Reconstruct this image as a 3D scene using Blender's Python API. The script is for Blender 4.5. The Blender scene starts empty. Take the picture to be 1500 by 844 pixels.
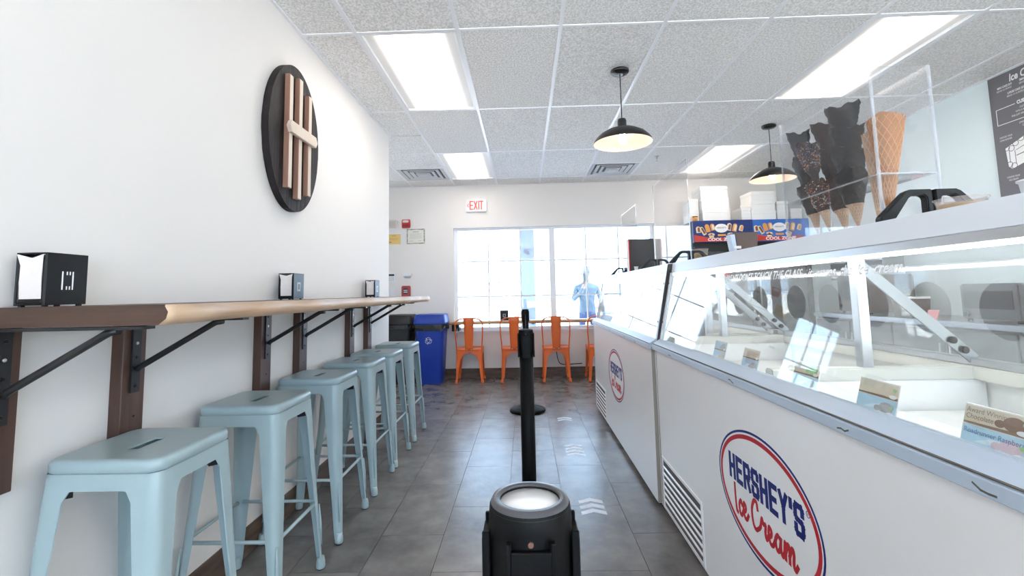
import bpy, bmesh, math, random
from mathutils import Vector, Matrix
random.seed(7)
S = bpy.context.scene
COL = S.collection
PI = math.pi

# ------------------------------------------------------------------ camera
CAMZ = 1.165
PITCH, YAW, ROLL, FPX, PPY = 0.0913689, -0.0250266, -0.0216097, 691.742, 366.025
fwd = Vector((math.sin(YAW)*math.cos(PITCH), math.cos(YAW)*math.cos(PITCH), math.sin(PITCH)))
rgt = Vector((math.cos(YAW), -math.sin(YAW), 0)); upv = rgt.cross(fwd)
r2 = rgt*math.cos(ROLL)+upv*math.sin(ROLL); u2 = upv*math.cos(ROLL)-rgt*math.sin(ROLL)
cd = bpy.data.cameras.new('camera'); cam = bpy.data.objects.new('camera', cd); COL.objects.link(cam)
Rm = Matrix((r2, u2, -fwd)).transposed()
cam.matrix_world = Matrix.Translation((0, 0, CAMZ)) @ Rm.to_4x4()
cd.sensor_width = 36; cd.sensor_fit = 'HORIZONTAL'; cd.lens = FPX/1500*36
cd.shift_y = -(422-PPY)/1500; cd.clip_start = 0.02; cd.clip_end = 300
S.camera = cam

# ------------------------------------------------------------------ world, exposure
w = bpy.data.worlds.new('World'); S.world = w; w.use_nodes = True
bg = w.node_tree.nodes['Background']; bg.inputs[0].default_value = (0.50, 0.73, 1.0, 1); bg.inputs[1].default_value = 3.8
vs = S.view_settings; vs.view_transform = 'Standard'; vs.look = 'None'; vs.gamma = 1; vs.use_curve_mapping = False
vs.exposure = 1.16
TROFFER = 5.5
try:
    S.cycles.transparent_max_bounces = 32; S.cycles.max_bounces = 10; S.cycles.diffuse_bounces = 5
except Exception: pass
sd = bpy.data.lights.new('sun', 'SUN'); sun = bpy.data.objects.new('sun', sd); COL.objects.link(sun)
sd.energy = 36.0; sd.angle = 0.02; sd.color = (1.0, .90, .79)
sun.rotation_euler = (math.radians(50), 0, math.radians(-40)); sun.location = (-5, 20, 12)   # from behind the building, over the roof

# ------------------------------------------------------------------ materials
MATS = {}
def nd(t, k, **kw):
    n = t.nodes.new(k)
    for a, b in kw.items(): setattr(n, a, b)
    return n
def mat(name, col, rough=.5, metal=0, noise=None, bump=None, spec=.5, stretch=(1, 1, 1), emit=None, coat=0, rnd=0):
    """noise=(scale, amount, colour2)  bump=(scale, strength)"""
    if name in MATS: return MATS[name]
    m = bpy.data.materials.new(name); m.use_nodes = True; t = m.node_tree
    b = t.nodes['Principled BSDF']
    b.inputs['Base Color'].default_value = (*col, 1); b.inputs['Roughness'].default_value = rough
    b.inputs['Metallic'].default_value = metal; b.inputs['Specular IOR Level'].default_value = spec
    b.inputs['Coat Weight'].default_value = coat
    tc = nd(t, 'ShaderNodeTexCoord'); mp = nd(t, 'ShaderNodeMapping'); mp.inputs['Scale'].default_value = stretch
    t.links.new(tc.outputs['Object'], mp.inputs[0])
    vec = mp.outputs[0]
    if rnd:
        oi = nd(t, 'ShaderNodeObjectInfo'); ad = nd(t, 'ShaderNodeVectorMath', operation='MULTIPLY_ADD')
        cmb = nd(t, 'ShaderNodeCombineXYZ')
        for i in range(3): t.links.new(oi.outputs['Random'], cmb.inputs[i])
        t.links.new(cmb.outputs[0], ad.inputs[0]); ad.inputs[1].default_value = (17, 31, 7); t.links.new(vec, ad.inputs[2]); vec = ad.outputs[0]
    if noise:
        sc, amt, c2 = noise
        n = nd(t, 'ShaderNodeTexNoise'); n.inputs['Scale'].default_value = sc; n.inputs['Detail'].default_value = 8; n.inputs['Roughness'].default_value = .62
        t.links.new(vec, n.inputs['Vector'])
        r = nd(t, 'ShaderNodeValToRGB'); r.color_ramp.elements[0].position = .5-amt; r.color_ramp.elements[1].position = .5+amt
        r.color_ramp.elements[0].color = (*c2, 1); r.color_ramp.elements[1].color = (*col, 1)
        t.links.new(n.outputs['Fac'], r.inputs[0]); t.links.new(r.outputs[0], b.inputs['Base Color'])
    if bump:
        n2 = nd(t, 'ShaderNodeTexNoise'); n2.inputs['Scale'].default_value = bump[0]; n2.inputs['Detail'].default_value = 5
        t.links.new(vec, n2.inputs['Vector'])
        bp = nd(t, 'ShaderNodeBump'); bp.inputs['Strength'].default_value = bump[1]; bp.inputs['Distance'].default_value = .01
        t.links.new(n2.outputs['Fac'], bp.inputs['Height']); t.links.new(bp.outputs[0], b.inputs['Normal'])
    if emit:
        b.inputs['Emission Color'].default_value = (*emit[0], 1); b.inputs['Emission Strength'].default_value = emit[1]
    MATS[name] = m; return m
def glassmat(name, tint=(1, 1, 1), ior=1.45, milk=0.0, gain=1.0, milkcol=(.9, .93, .95)):
    if name in MATS: return MATS[name]
    m = bpy.data.materials.new(name); m.use_nodes = True; t = m.node_tree; t.nodes.clear()
    o = nd(t, 'ShaderNodeOutputMaterial'); tr = nd(t, 'ShaderNodeBsdfTransparent'); gl = nd(t, 'ShaderNodeBsdfGlossy')
    tr.inputs[0].default_value = (*tint, 1); gl.inputs['Roughness'].default_value = 0.0
    # Schlick reflectance, the same on both sides of the sheet
    lw = nd(t, 'ShaderNodeLayerWeight'); lw.inputs[0].default_value = .5; f0 = ((ior-1)/(ior+1))**2
    pw = nd(t, 'ShaderNodeMath', operation='POWER'); pw.inputs[1].default_value = 5.0; t.links.new(lw.outputs['Facing'], pw.inputs[0])
    mu = nd(t, 'ShaderNodeMath', operation='MULTIPLY_ADD', use_clamp=True); mu.inputs[1].default_value = gain*(1-f0); mu.inputs[2].default_value = gain*f0
    mx = nd(t, 'ShaderNodeMixShader'); t.links.new(pw.outputs[0], mu.inputs[0]); t.links.new(mu.outputs[0], mx.inputs[0])
    src = tr.outputs[0]
    if milk:
        df = nd(t, 'ShaderNodeBsdfDiffuse'); df.inputs[0].default_value = (*milkcol, 1)
        m2 = nd(t, 'ShaderNodeMixShader'); m2.inputs[0].default_value = milk
        t.links.new(tr.outputs[0], m2.inputs[1]); t.links.new(df.outputs[0], m2.inputs[2]); src = m2.outputs[0]
    t.links.new(src, mx.inputs[1]); t.links.new(gl.outputs[0], mx.inputs[2]); t.links.new(mx.outputs[0], o.inputs[0])
    MATS[name] = m; return m
def woodmat(name, c1, c2, axis, scale=6, rough=.45, rnd=0):
    if name in MATS: return MATS[name]
    st = [scale*3]*3; st[axis] = scale*.25
    m = mat(name, c1, rough, noise=(1.0, .22, c2), bump=(3, .12), stretch=tuple(st), rnd=rnd)
    return m

M_wall = mat('wall_paint', (.82, .785, .755), .72, bump=(220, .04))
M_wallr = mat('wall_paint_mint', (.70, .79, .81), .7, bump=(220, .04))
M_trim = mat('window_white', (.82, .84, .87), .4)
M_tile = mat('ceiling_tile', (.92, .905, .89), .9, noise=(95, .09, (.66, .645, .63)), bump=(90, .25), stretch=(1, .8, 1), rnd=1)
M_bar = mat('grid_white', (.84, .845, .87), .35)
M_floor = mat('floor_stone_vinyl', (.235, .217, .203), .27, noise=(4.5, .24, (.085, .08, .08)), bump=(26, .10), spec=.7, rnd=1)
M_joint = mat('floor_joint', (.035, .033, .033), .7)
M_base = mat('baseboard_wood', (.17, .105, .07), .45, noise=(1, .2, (.05, .03, .022)), stretch=(5, 5, 40))
M_walnut = woodmat('walnut', (.105, .05, .032), (.045, .02, .013), 2, 7)
M_walnut_slab = woodmat('walnut_slab', (.085, .042, .026), (.04, .019, .012), 0, 6)
M_sap = woodmat('sapwood', (.70, .51, .35), (.48, .30, .18), 1, 7)
M_sapx = woodmat('sapwood_window', (.60, .40, .22), (.40, .24, .12), 0, 7)
M_blackmetal = mat('black_metal', (.012, .012, .013), .38, bump=(60, .03))
M_black = mat('black_plastic', (.007, .007, .0075), .38, spec=.3)
M_blackm = mat('black_matte', (.018, .018, .019), .6)
M_rubber = mat('rubber', (.02, .018, .018), .7)
M_stool = mat('stool_blue_paint', (.36, .46, .478), .36, noise=(2, .3, (.345, .445, .465)), coat=.15)
M_orange = mat('orange_paint', (.80, .15, .022), .38, noise=(5, .3, (.72, .125, .018)), coat=.1)
M_bluebin = mat('blue_bin_plastic', (.008, .042, .34), .35, bump=(120, .05))
M_white = mat('white_paint', (.80, .81, .83), .35)
M_freezer = mat('freezer_white_enamel', (.88, .87, .865), .28, noise=(1.2, .3, (.86, .85, .85)), coat=.2)
M_canopy = mat('canopy_white', (.72, .76, .82), .3)
M_rail = mat('rail_aluminium', (.50, .58, .68), .35, noise=(30, .25, (.46, .54, .65)), stretch=(1, .1, 1))
M_alu = mat('aluminium', (.56, .57, .58), .30, metal=1.0, bump=(90, .03))
M_liner = mat('liner_white', (.84, .84, .82), .45)
M_rim = mat('liner_rim', (.62, .62, .57), .5, noise=(9, .25, (.56, .55, .49)))
M_seam = mat('dark_seam', (.10, .085, .07), .6)
M_logoB = mat('logo_blue', (.008, .015, .16), .5, spec=.25)
M_logoR = mat('logo_red', (.50, .018, .03), .5, spec=.25)
M_logoW = mat('logo_white', (.86, .86, .86), .4)
M_paper = mat('paper_white', (.80, .78, .76), .8, bump=(40, .15))
M_napkin = mat('napkin_paper', (.74, .68, .65), .9, bump=(35, .35))
M_boxw = mat('box_white_card', (.82, .81, .79), .7, bump=(60, .05))
M_glass = glassmat('window_glass')
M_fglass = glassmat('freezer_glass', (.97, .985, .985), 1.5, .03, 1.3)
M_acr = glassmat('acrylic_clear', (.985, .985, .99), 1.45, .005)
M_acre = glassmat('acrylic_edge', (.88, .89, .92), 1.5, .20)
M_rear = glassmat('rear_shield_acrylic', (.96, .98, .98), 1.45, .10)
M_chrome = mat('chrome', (.8, .8, .82), .12, metal=1)
M_letterw = mat('letter_white', (.88, .88, .9), .5)

# ------------------------------------------------------------------ mesh helpers
class MB:
    def __init__(s): s.v = []; s.f = []; s.sm = []; s.mi = []
    def add(s, vs_, fs, smooth=False, mi=0):
        o = len(s.v); s.v += [tuple(p) for p in vs_]
        for f in fs: s.f.append([o+i for i in f]); s.sm.append(smooth); s.mi.append(mi)
        return s
    def box(s, x0, x1, y0, y1, z0, z1, mi=0):
        if x0 > x1: x0, x1 = x1, x0
        if y0 > y1: y0, y1 = y1, y0
        if z0 > z1: z0, z1 = z1, z0
        vs_ = [(x, y, z) for z in (z0, z1) for y in (y0, y1) for x in (x0, x1)]
        return s.add(vs_, [(0, 2, 3, 1), (4, 5, 7, 6), (0, 1, 5, 4), (2, 6, 7, 3), (0, 4, 6, 2), (1, 3, 7, 5)], mi=mi)
    def obox(s, c, size, R, mi=0):
        c = Vector(c); vs_ = [c+R@Vector((x*size[0]/2, y*size[1]/2, z*size[2]/2)) for z in (-1, 1) for y in (-1, 1) for x in (-1, 1)]
        return s.add(vs_, [(0, 2, 3, 1), (4, 5, 7, 6), (0, 1, 5, 4), (2, 6, 7, 3), (0, 4, 6, 2), (1, 3, 7, 5)], mi=mi)
    def bar(s, p0, p1, w, h, up=(0, 0, 1), mi=0):
        p0, p1 = Vector(p0), Vector(p1); d = (p1-p0); L = d.length; d.normalize(); upq = Vector(up)
        if abs(d.dot(upq)) > .98: upq = Vector((0, 1, 0))
        a = d.cross(upq).normalized(); b = a.cross(d)
        R = Matrix((d, a, b)).transposed()
        return s.obox((p0+p1)/2, (L, w, h), R, mi)
    def loft(s, loops, closed=True, cap0=False, cap1=False, smooth=True, mi=0):
        n = len(loops[0]); vs_ = [p for l in loops for p in l]; fs = []
        for i in range(len(loops)-1):
            for j in range(n if closed else n-1):
                k = (j+1) % n; fs.append((i*n+j, i*n+k, (i+1)*n+k, (i+1)*n+j))
        s.add(vs_, fs, smooth, mi)
        o = len(s.v)-len(vs_)
        if cap0: s.f.append([o+j for j in range(n)][::-1]); s.sm.append(False); s.mi.append(mi)
        if cap1: s.f.append([o+(len(loops)-1)*n+j for j in range(n)]); s.sm.append(False); s.mi.append(mi)
        return s
    def cyl(s, p0, p1, r0, r1=None, n=16, caps=True, mi=0):
        return s.tube([p0, p1], [r0, r0 if r1 is None else r1], n, caps, mi)
    def tube(s, path, r, n=8, caps=True, mi=0):
        P = [Vector(p) for p in path]; loops = []; a = None
        for i, p in enumerate(P):
            d = (P[min(i+1, len(P)-1)]-P[max(i-1, 0)]).normalized()
            if a is None:
                a = d.cross(Vector((0, 0, 1)))
                if a.length < .05: a = d.cross(Vector((0, 1, 0)))
            a = (a-d*a.dot(d)).normalized(); b = d.cross(a)
            rr = r[i] if isinstance(r, (list, tuple)) else r
            loops.append([p+(a*math.cos(t)+b*math.sin(t))*rr for t in [2*PI*k/n for k in range(n)]])
        return s.loft(loops, True, caps, caps, True, mi)
    def lathe(s, prof, c=(0, 0, 0), n=28, mi=0, cap0=True, cap1=True):
        loops = [[(c[0]+r*math.cos(2*PI*k/n), c[1]+r*math.sin(2*PI*k/n), c[2]+z) for k in range(n)] for r, z in prof]
        return s.loft(loops, True, cap0, cap1, True, mi)
    def prism(s, poly, vec, mi=0):
        n = len(poly); v2 = Vector(vec); a = [Vector(p) for p in poly]; b = [p+v2 for p in a]
        return s.add(a+b, [list(range(n))[::-1], list(range(n, 2*n))]+[(i, (i+1) % n, n+(i+1) % n, n+i) for i in range(n)], mi=mi)
    def plate(s, path, wd, fn, th=.0006, closed=False, mi=0):
        """stroke of width wd along a 2-D path, mapped to 3-D by fn(u, v, depth)"""
        for a, b in zip(path, path[1:]+(path[:1] if closed else [])):
            dx, dy = b[0]-a[0], b[1]-a[1]; L = math.hypot(dx, dy) or 1e-6; dx /= L; dy /= L; h = wd/2
            q = [(a[0]-dx*h*.9-dy*h, a[1]-dy*h*.9+dx*h), (b[0]+dx*h*.9-dy*h, b[1]+dy*h*.9+dx*h), (b[0]+dx*h*.9+dy*h, b[1]+dy*h*.9-dx*h), (a[0]-dx*h*.9+dy*h, a[1]-dy*h*.9-dx*h)]
            s.add([fn(u, v, 0) for u, v in q]+[fn(u, v, th) for u, v in q], [(0, 1, 2, 3), (4, 7, 6, 5), (0, 4, 5, 1), (1, 5, 6, 2), (2, 6, 7, 3), (3, 7, 4, 0)], mi=mi)
        return s
    def disc(s, c2, ru, rv, fn, n=40, hole=None, th=.0006, mi=0):
        """flat ellipse or ring (hole=(ru, rv)) mapped by fn"""
        T = [2*PI*k/n for k in range(n)]
        o = [(c2[0]+ru*math.cos(t), c2[1]+rv*math.sin(t)) for t in T]
        if hole is None:
            s.add([fn(*p, th) for p in o]+[fn(*p, 0) for p in o], [list(range(n))]+[(k, (k+1) % n, n+(k+1) % n, n+k) for k in range(n)], mi=mi)
        else:
            i = [(c2[0]+hole[0]*math.cos(t), c2[1]+hole[1]*math.sin(t)) for t in T]
            s.loft([[fn(*p, 0) for p in o], [fn(*p, th) for p in o], [fn(*p, th) for p in i], [fn(*p, 0) for p in i]], True, smooth=False, mi=mi)
        return s
    def mesh(s, name, mats, bevel=0, seg=2, recalc=True):
        me = bpy.data.meshes.new(name); me.from_pydata(s.v, [], s.f)
        for p, a, b in zip(me.polygons, s.sm, s.mi): p.use_smooth = a; p.material_index = b
        for m in (mats if isinstance(mats, (list, tuple)) else [mats]): me.materials.append(m)
        bm = bmesh.new(); bm.from_mesh(me)
        if recalc: bmesh.ops.recalc_face_normals(bm, faces=bm.faces)
        if bevel:
            es = [e for e in bm.edges if len(e.link_faces) == 2 and e.calc_face_angle(0) > .5]
            bmesh.ops.bevel(bm, geom=es, offset=bevel, segments=seg, affect='EDGES', clamp_overlap=True)
        bm.to_mesh(me); bm.free(); return me
    def build(s, name, mats, parent=None, bevel=0, seg=2, recalc=True):
        return link(name, s.mesh(name, mats, bevel, seg, recalc), parent)
def link(name, me, parent=None):
    o = bpy.data.objects.new(name, me); COL.objects.link(o)
    if parent: o.parent = parent
    return o
def tag(o, label, cat=None, group=None, kind=None):
    if label: o['label'] = label
    if cat: o['category'] = cat
    if group: o['group'] = group
    if kind: o['kind'] = kind
    return o
def thing(name, label, cat, loc=(0, 0, 0), rz=0, group=None):
    o = bpy.data.objects.new(name, None); COL.objects.link(o); o.location = loc; o.rotation_euler = (0, 0, rz); o.empty_display_size = .1
    return tag(o, label, cat, group)
def dup(o, loc=None, rz=None, label=None, group=None, parent=None):
    c = o.copy(); COL.objects.link(c); c.parent = parent
    if loc is not None: c.location = loc
    if rz is not None: c.rotation_euler = (0, 0, rz)
    if label: c['label'] = label
    if group: c['group'] = group
    for ch in list(o.children): dup(ch, parent=c)
    return c
def struct(name, mb, m, label=None, parent=None, **k):
    o = mb.build(name, m, parent, **k); o['kind'] = 'structure'
    if label: o['label'] = label
    return o
def text_mesh(txt, size, m, fn, shear=0, offset=0, sx=1, align='LEFT', spacing=1.0, th=.0006):
    cu = bpy.data.curves.new('txt', 'FONT'); cu.body = txt; cu.size = size; cu.shear = shear; cu.offset = offset; cu.align_x = align
    cu.space_character = spacing; cu.resolution_u = 3
    o = bpy.data.objects.new('txt', cu); COL.objects.link(o)
    dg = bpy.context.evaluated_depsgraph_get(); me = bpy.data.meshes.new_from_object(o.evaluated_get(dg))
    bpy.data.objects.remove(o); bpy.data.curves.remove(cu)
    for v in me.vertices: v.co = fn(v.co.x*sx, v.co.y, th)
    me.materials.clear(); me.materials.append(m); return me
def text(name, txt, size, m, fn, parent=None, **k):
    return link(name, text_mesh(txt, size, m, fn, **k), parent)
def spline(pts, n=6):
    out = []
    P = [pts[0]]+list(pts)+[pts[-1]]
    for i in range(1, len(P)-2):
        for k in range(n):
            t = k/n; a, b, c, d = P[i-1], P[i], P[i+1], P[i+2]
            out.append(tuple(.5*((2*b[j])+(-a[j]+c[j])*t+(2*a[j]-5*b[j]+4*c[j]-d[j])*t*t+(-a[j]+3*b[j]-3*c[j]+d[j])*t**3) for j in range(len(b))))
    out.append(tuple(pts[-1])); return out
def rrect(hx, hy, r, z, n=6, cx=0, cy=0):
    out = []
    for sx, sy, a0 in ((1, 1, 0), (-1, 1, PI/2), (-1, -1, PI), (1, -1, 1.5*PI)):
        for k in range(n+1):
            a = a0+PI/2*k/n; out.append((cx+sx*(hx-r)+r*math.cos(a), cy+sy*(hy-r)+r*math.sin(a), z))
    return out

# ================================================================== ROOM SHELL
XL, XR, YB, YF, XA, YC, ZC = -1.30, 3.60, 6.705, -3.0, -3.2, 4.50, 2.726
base = MB().box(XA-.15, XR+.15, YF-.15, YB+.15, -.12, -.006); floor_o = struct('floor', base, M_joint, 'dark grey stone-look vinyl tile floor')
mb = MB().box(XA-.15, XR+.15, YF-.15, YB+.15, ZC+.03, ZC+.18); ceil_o = struct('ceiling', mb, M_bar, 'suspended ceiling of white fissured tiles in a white grid')
struct('wall_left', MB().box(XL-.15, XL, YF, YC, 0, ZC+.03), M_wall, 'off-white wall behind the wooden counter')
struct('wall_alcove', MB().box(XA-.15, XA, YC-.1, YB, 0, ZC+.03).box(XA, XL-.15, YC-.15, YC, 0, ZC+.03), M_wall, 'off-white side wall past the corner')
struct('wall_right', MB().box(XR, XR+.15, YF, YB, 0, ZC+.03), M_wallr, 'pale mint wall behind the service counter')
struct('wall_front', MB().box(XL-.15, -.9, YF-.15, YF, 0, ZC+.03).box(3.2, XR+.15, YF-.15, YF, 0, ZC+.03).box(-.9, 3.2, YF-.15, YF, 0, .6).box(-.9, 3.2, YF-.15, YF, 2.45, ZC+.03), M_wall, 'off-white wall at the other end of the shop')
WX0, WX1, WZ0, WZ1 = -1.005, 1.86, .64, 2.112
mb = MB().box(XA-.15, -2.95, YB, YB+.15, 0, ZC+.03).box(-2.95, -2.05, YB, YB+.15, 2.10, ZC+.03).box(-2.05, WX0, YB, YB+.15, 0, ZC+.03).box(WX1, XR+.15, YB, YB+.15, 0, ZC+.03).box(WX0, WX1, YB, YB+.15, 0, WZ0).box(WX0, WX1, YB, YB+.15, WZ1, ZC+.03)
struct('wall_back', mb, M_wall, 'cream end wall with the large window')

# floor tiles (12 x 24 inch, half-bond)
TX, TY = .3045, .6075
tcache = {}
def tile_mesh(w_, d_):
    k = (round(w_, 3), round(d_, 3))
    if k not in tcache: tcache[k] = MB().box(-w_/2+.0011, w_/2-.0011, -d_/2+.0011, d_/2-.0011, -.006, 0).mesh('floor_tile', M_floor)
    return tcache[k]
for i in range(-5, 13):
    x0 = -.726+i*TX; x1 = x0+TX
    off = 2.405 if i % 2 == 0 else 2.705
    for j in range(-5, 9):
        y0 = off+j*TY; y1 = y0+TY
        if y1 < -.2: continue
        a0, a1, b0, b1 = max(x0, XL if y1 <= YC+.3 else XA), min(x1, XR), y0, min(y1, YB)
        if i <= -2 and x1 <= XL+.001: b0 = max(b0, YC); a0 = max(x0, XA)
        elif x0 < XL: a0 = x0 if y0 >= YC else max(x0, XL)
        if a1-a0 < .02 or b1-b0 < .02: continue
        t = link('floor_tile', tile_mesh(a1-a0, b1-b0), floor_o); t.location = ((a0+a1)/2, (b0+b1)/2, 0)

# ceiling grid
GX, GY, GW, GD = -.9707, 2.6577, .6096, 1.2192
LIGHTS = {(0, 0), (0, 2), (5, 0), (5, 2), (5, -2), (0, -4), (5, -4)}  # panels in negative rows are out of view, added for illumination
VENTS = {(-1, 2), (3, 2)}
ccache = {}
def ctile(x0, x1, y0, y1):
    if x1-x0 < .03 or y1-y0 < .03: return
    k = (round(x1-x0, 3), round(y1-y0, 3))
    if k not in ccache: ccache[k] = MB().box(-k[0]/2+.008, k[0]/2-.008, -k[1]/2+.008, k[1]/2-.008, 0, .014).mesh('ceiling_tile', M_tile)
    o = link('ceiling_tile', ccache[k], ceil_o); o.location = ((x0+x1)/2, (y0+y1)/2, ZC+.002)
for i in range(-4, 8):
    for j in range(-5, 4):
        x0 = GX+i*GW; x1 = x0+GW; y0 = GY+j*GD; y1 = y0+GD
        if (i, j) in LIGHTS: continue
        if (i, j) in VENTS: y1 = y0+GD/2
        x1c, y0c, y1c = min(x1, XR), max(y0, YF), min(y1, YB)
        if x1 > XL: ctile(max(x0, XL), x1c, y0c, y1c) if (x0 >= XL or y1 <= YC) else (ctile(XL, x1c, y0c, min(y1c, YC)) if y0c < YC else None, ctile(x0, x1c, max(y0c, YC), y1c))
        elif y1 > YC: ctile(max(x0, XA), x1c, max(y0c, YC), y1c)
for i in range(-3, 8):
    x = GX+i*GW
    y0 = YF if x > XL else YC
    MB().box(x-.012, x+.012, y0, YB, ZC-.004, ZC+.02).build('grid_bar', M_bar, ceil_o)
for j in range(-4, 4):
    y = GY+j*GD
    MB().box(XL if y < YC else XA, XR, y-.010, y+.010, ZC-.0035, ZC+.02).build('grid_bar', M_bar, ceil_o)
for (i, j) in VENTS:
    y = GY+j*GD+GD/2; x = GX+i*GW
    MB().box(x, x+GW, y-.010, y+.010, ZC-.0035, ZC+.02).build('grid_bar', M_bar, ceil_o)
# wall angle along the ceiling edge
mb = MB().box(XL, XL+.016, YF, YC, ZC-.006, ZC+.02).box(XA, XR, YB-.016, YB, ZC-.006, ZC+.02).box(XR-.016, XR, YF, YB-.016, ZC-.006, ZC+.02)
struct('trim_1', mb, M_bar, 'white metal angle where the ceiling meets the walls')

# baseboards
mb = MB().box(XL, XL+.008, YF, YC, 0, .125); struct('baseboard_left', mb, M_base, 'dark wood-look baseboard under the counter')
mb = MB().box(XA, XR, YB-.010, YB, 0, .13); struct('baseboard_back', mb, M_base, 'dark wood-look baseboard under the window')

# window
win = MB().box(WX0, WX0+.05, YB+.06, YB+.12, WZ0, WZ1).box(WX1-.05, WX1, YB+.06, YB+.12, WZ0, WZ1).box(WX0+.05, WX1-.05, YB+.06, YB+.12, WZ1-.035, WZ1).box(WX0+.05, WX1-.05, YB+.06, YB+.12, WZ0, WZ0+.05)
w1 = struct('window_1', win, M_trim, 'large shop window with thin muntins and white frame')
MB().box(WX0, WX1, YB-.012, YB+.06, WZ0-.02, WZ0+.004).build('window_sill', M_trim, w1)
MB().box(.365, .445, YB+.055, YB+.125, WZ0+.05, WZ1-.035).build('mullion', M_trim, w1)
PX = [(WX0+.05, .365), (.445, WX1-.05)]
for (a, b), vv in zip(PX, ((-.513, -.054), (.89, 1.355))):
    xs = [a, *vv, b]; zs = [WZ0+.05, 1.123, 1.626, WZ1-.035]
    for x in vv: MB().box(x-.010, x+.010, YB+.08, YB+.10, WZ0+.05, WZ1-.035).build('muntin', M_trim, w1)
    for z in zs[1:3]: MB().box(a, b, YB+.079, YB+.101, z-.010, z+.010).build('muntin', M_trim, w1)
    for p in range(3):
        for z0, z1 in zip(zs, zs[1:]): MB().box(xs[p]+.002, xs[p+1]-.002, YB+.088, YB+.092, z0+.002, z1-.002).build('window_pane', M_glass, w1)
M_decal = mat('window_letter', (.36, .41, .47), .6); M_decalp = mat('window_pink', (.50, .14, .22), .6)
fwin = lambda u, v, d: (u, YB+.087-d, v)
# lettering reads from the street, so it is mirrored from indoors
text('window_lettering', 'ICE', .115, M_decal, lambda u, v, d: fwin(-.235-u, 1.42+v, d), w1, align='CENTER', sx=.9)
text('window_lettering', 'HOUSE', .115, M_decal, lambda u, v, d: fwin(-.235-u, 1.29+v, d), w1, align='CENTER', sx=.95)
text('window_lettering', 'HOUSE', .115, M_decal, lambda u, v, d: fwin(1.17-u, 1.29+v, d), w1, align='CENTER', sx=.95)
mb = MB()
for k, (r, a0, a1) in enumerate(((.052, .3, 3.4), (.032, 2.2, 5.6), (.015, 0, 6.0))):
    mb.plate([(.06+r*math.cos(a0+(a1-a0)*t/14), 1.745+r*.9*math.sin(a0+(a1-a0)*t/14)) for t in range(15)], .007, fwin)
mb.plate([(.02, 1.66), (.05, 1.665)], .007, fwin).plate([(.07, 1.665), (.105, 1.66)], .007, fwin)
mb.build('window_emblem', M_decalp, w1)

# shop-front window added behind the camera for brightness; glazed exit door round the corner
w2 = struct('window_fill', MB().box(-.9, -.85, YF-.1, YF-.04, .6, 2.45).box(3.15, 3.2, YF-.1, YF-.04, .6, 2.45).box(-.85, 3.15, YF-.1, YF-.04, 2.40, 2.45).box(-.85, 3.15, YF-.1, YF-.04, .6, .65), M_trim, 'wide unseen window added to brighten the room, at the other end of the shop')
for x in (.483, 1.816): MB().box(x-.03, x+.03, YF-.1, YF-.04, .65, 2.40).build('mullion', M_trim, w2)
for a, b in ((-.85, .453), (.513, 1.786), (1.846, 3.15)): MB().box(a+.001, b-.001, YF-.072, YF-.068, .651, 2.399).build('window_pane', M_glass, w2)
d1 = struct('door_1', MB().box(-2.945, -2.86, YB+.05, YB+.10, .0, 2.095).box(-2.14, -2.055, YB+.05, YB+.10, .0, 2.095).box(-2.86, -2.14, YB+.05, YB+.10, 2.0, 2.095).box(-2.86, -2.14, YB+.05, YB+.10, 0, .22), M_trim, 'glazed exit door round the corner')
for x in (-2.62, -2.38): MB().box(x-.010, x+.010, YB+.06, YB+.09, .22, 2.0).build('muntin', M_trim, d1)
for z in (.80, 1.40): MB().box(-2.86, -2.14, YB+.061, YB+.089, z-.010, z+.010).build('muntin', M_trim, d1)
MB().box(-2.859, -2.141, YB+.073, YB+.077, .221, 1.999).build('door_pane', M_glass, d1)
MB().cyl((-2.80, YB+.02, 1.0), (-2.20, YB+.02, 1.0), .018, n=12).build('push_bar', M_alu, d1)

# ================================================================== LIGHTING FIXTURES
def diffuser_mat():
    m = bpy.data.materials.new('troffer_diffuser'); m.use_nodes = True; t = m.node_tree; b = t.nodes['Principled BSDF']
    b.inputs['Base Color'].default_value = (.6, .6, .6, 1); b.inputs['Roughness'].default_value = .5
    tc = nd(t, 'ShaderNodeTexCoord'); sx = nd(t, 'ShaderNodeSeparateXYZ'); ab = nd(t, 'ShaderNodeMath', operation='ABSOLUTE')
    t.links.new(tc.outputs['Object'], sx.inputs[0]); t.links.new(sx.outputs['X'], ab.inputs[0])
    mr = nd(t, 'ShaderNodeMapRange', interpolation_type='SMOOTHSTEP'); t.links.new(ab.outputs[0], mr.inputs[0])
    mr.inputs[1].default_value = .02; mr.inputs[2].default_value = .24; mr.inputs[3].default_value = TROFFER; mr.inputs[4].default_value = TROFFER*.02
    b.inputs['Emission Color'].default_value = (1, .93, .85, 1); t.links.new(mr.outputs[0], b.inputs['Emission Strength'])
    return m
M_diff = diffuser_mat()
LBL = {(0, 0): 'recessed ceiling light panel above the oval wall sign', (0, 2): 'recessed ceiling light panel beside the vent near the bins',
       (5, 0): 'recessed ceiling light panel above the cone display case', (5, 2): 'recessed ceiling light panel beside the pendant lamp over the boxes',
       (5, -2): 'added unseen ceiling light panel over the near freezer end',
       (0, -4): 'added unseen ceiling light panel at the other end of the shop, counter side', (5, -4): 'added unseen ceiling light panel at the other end of the shop, service side'}
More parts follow.
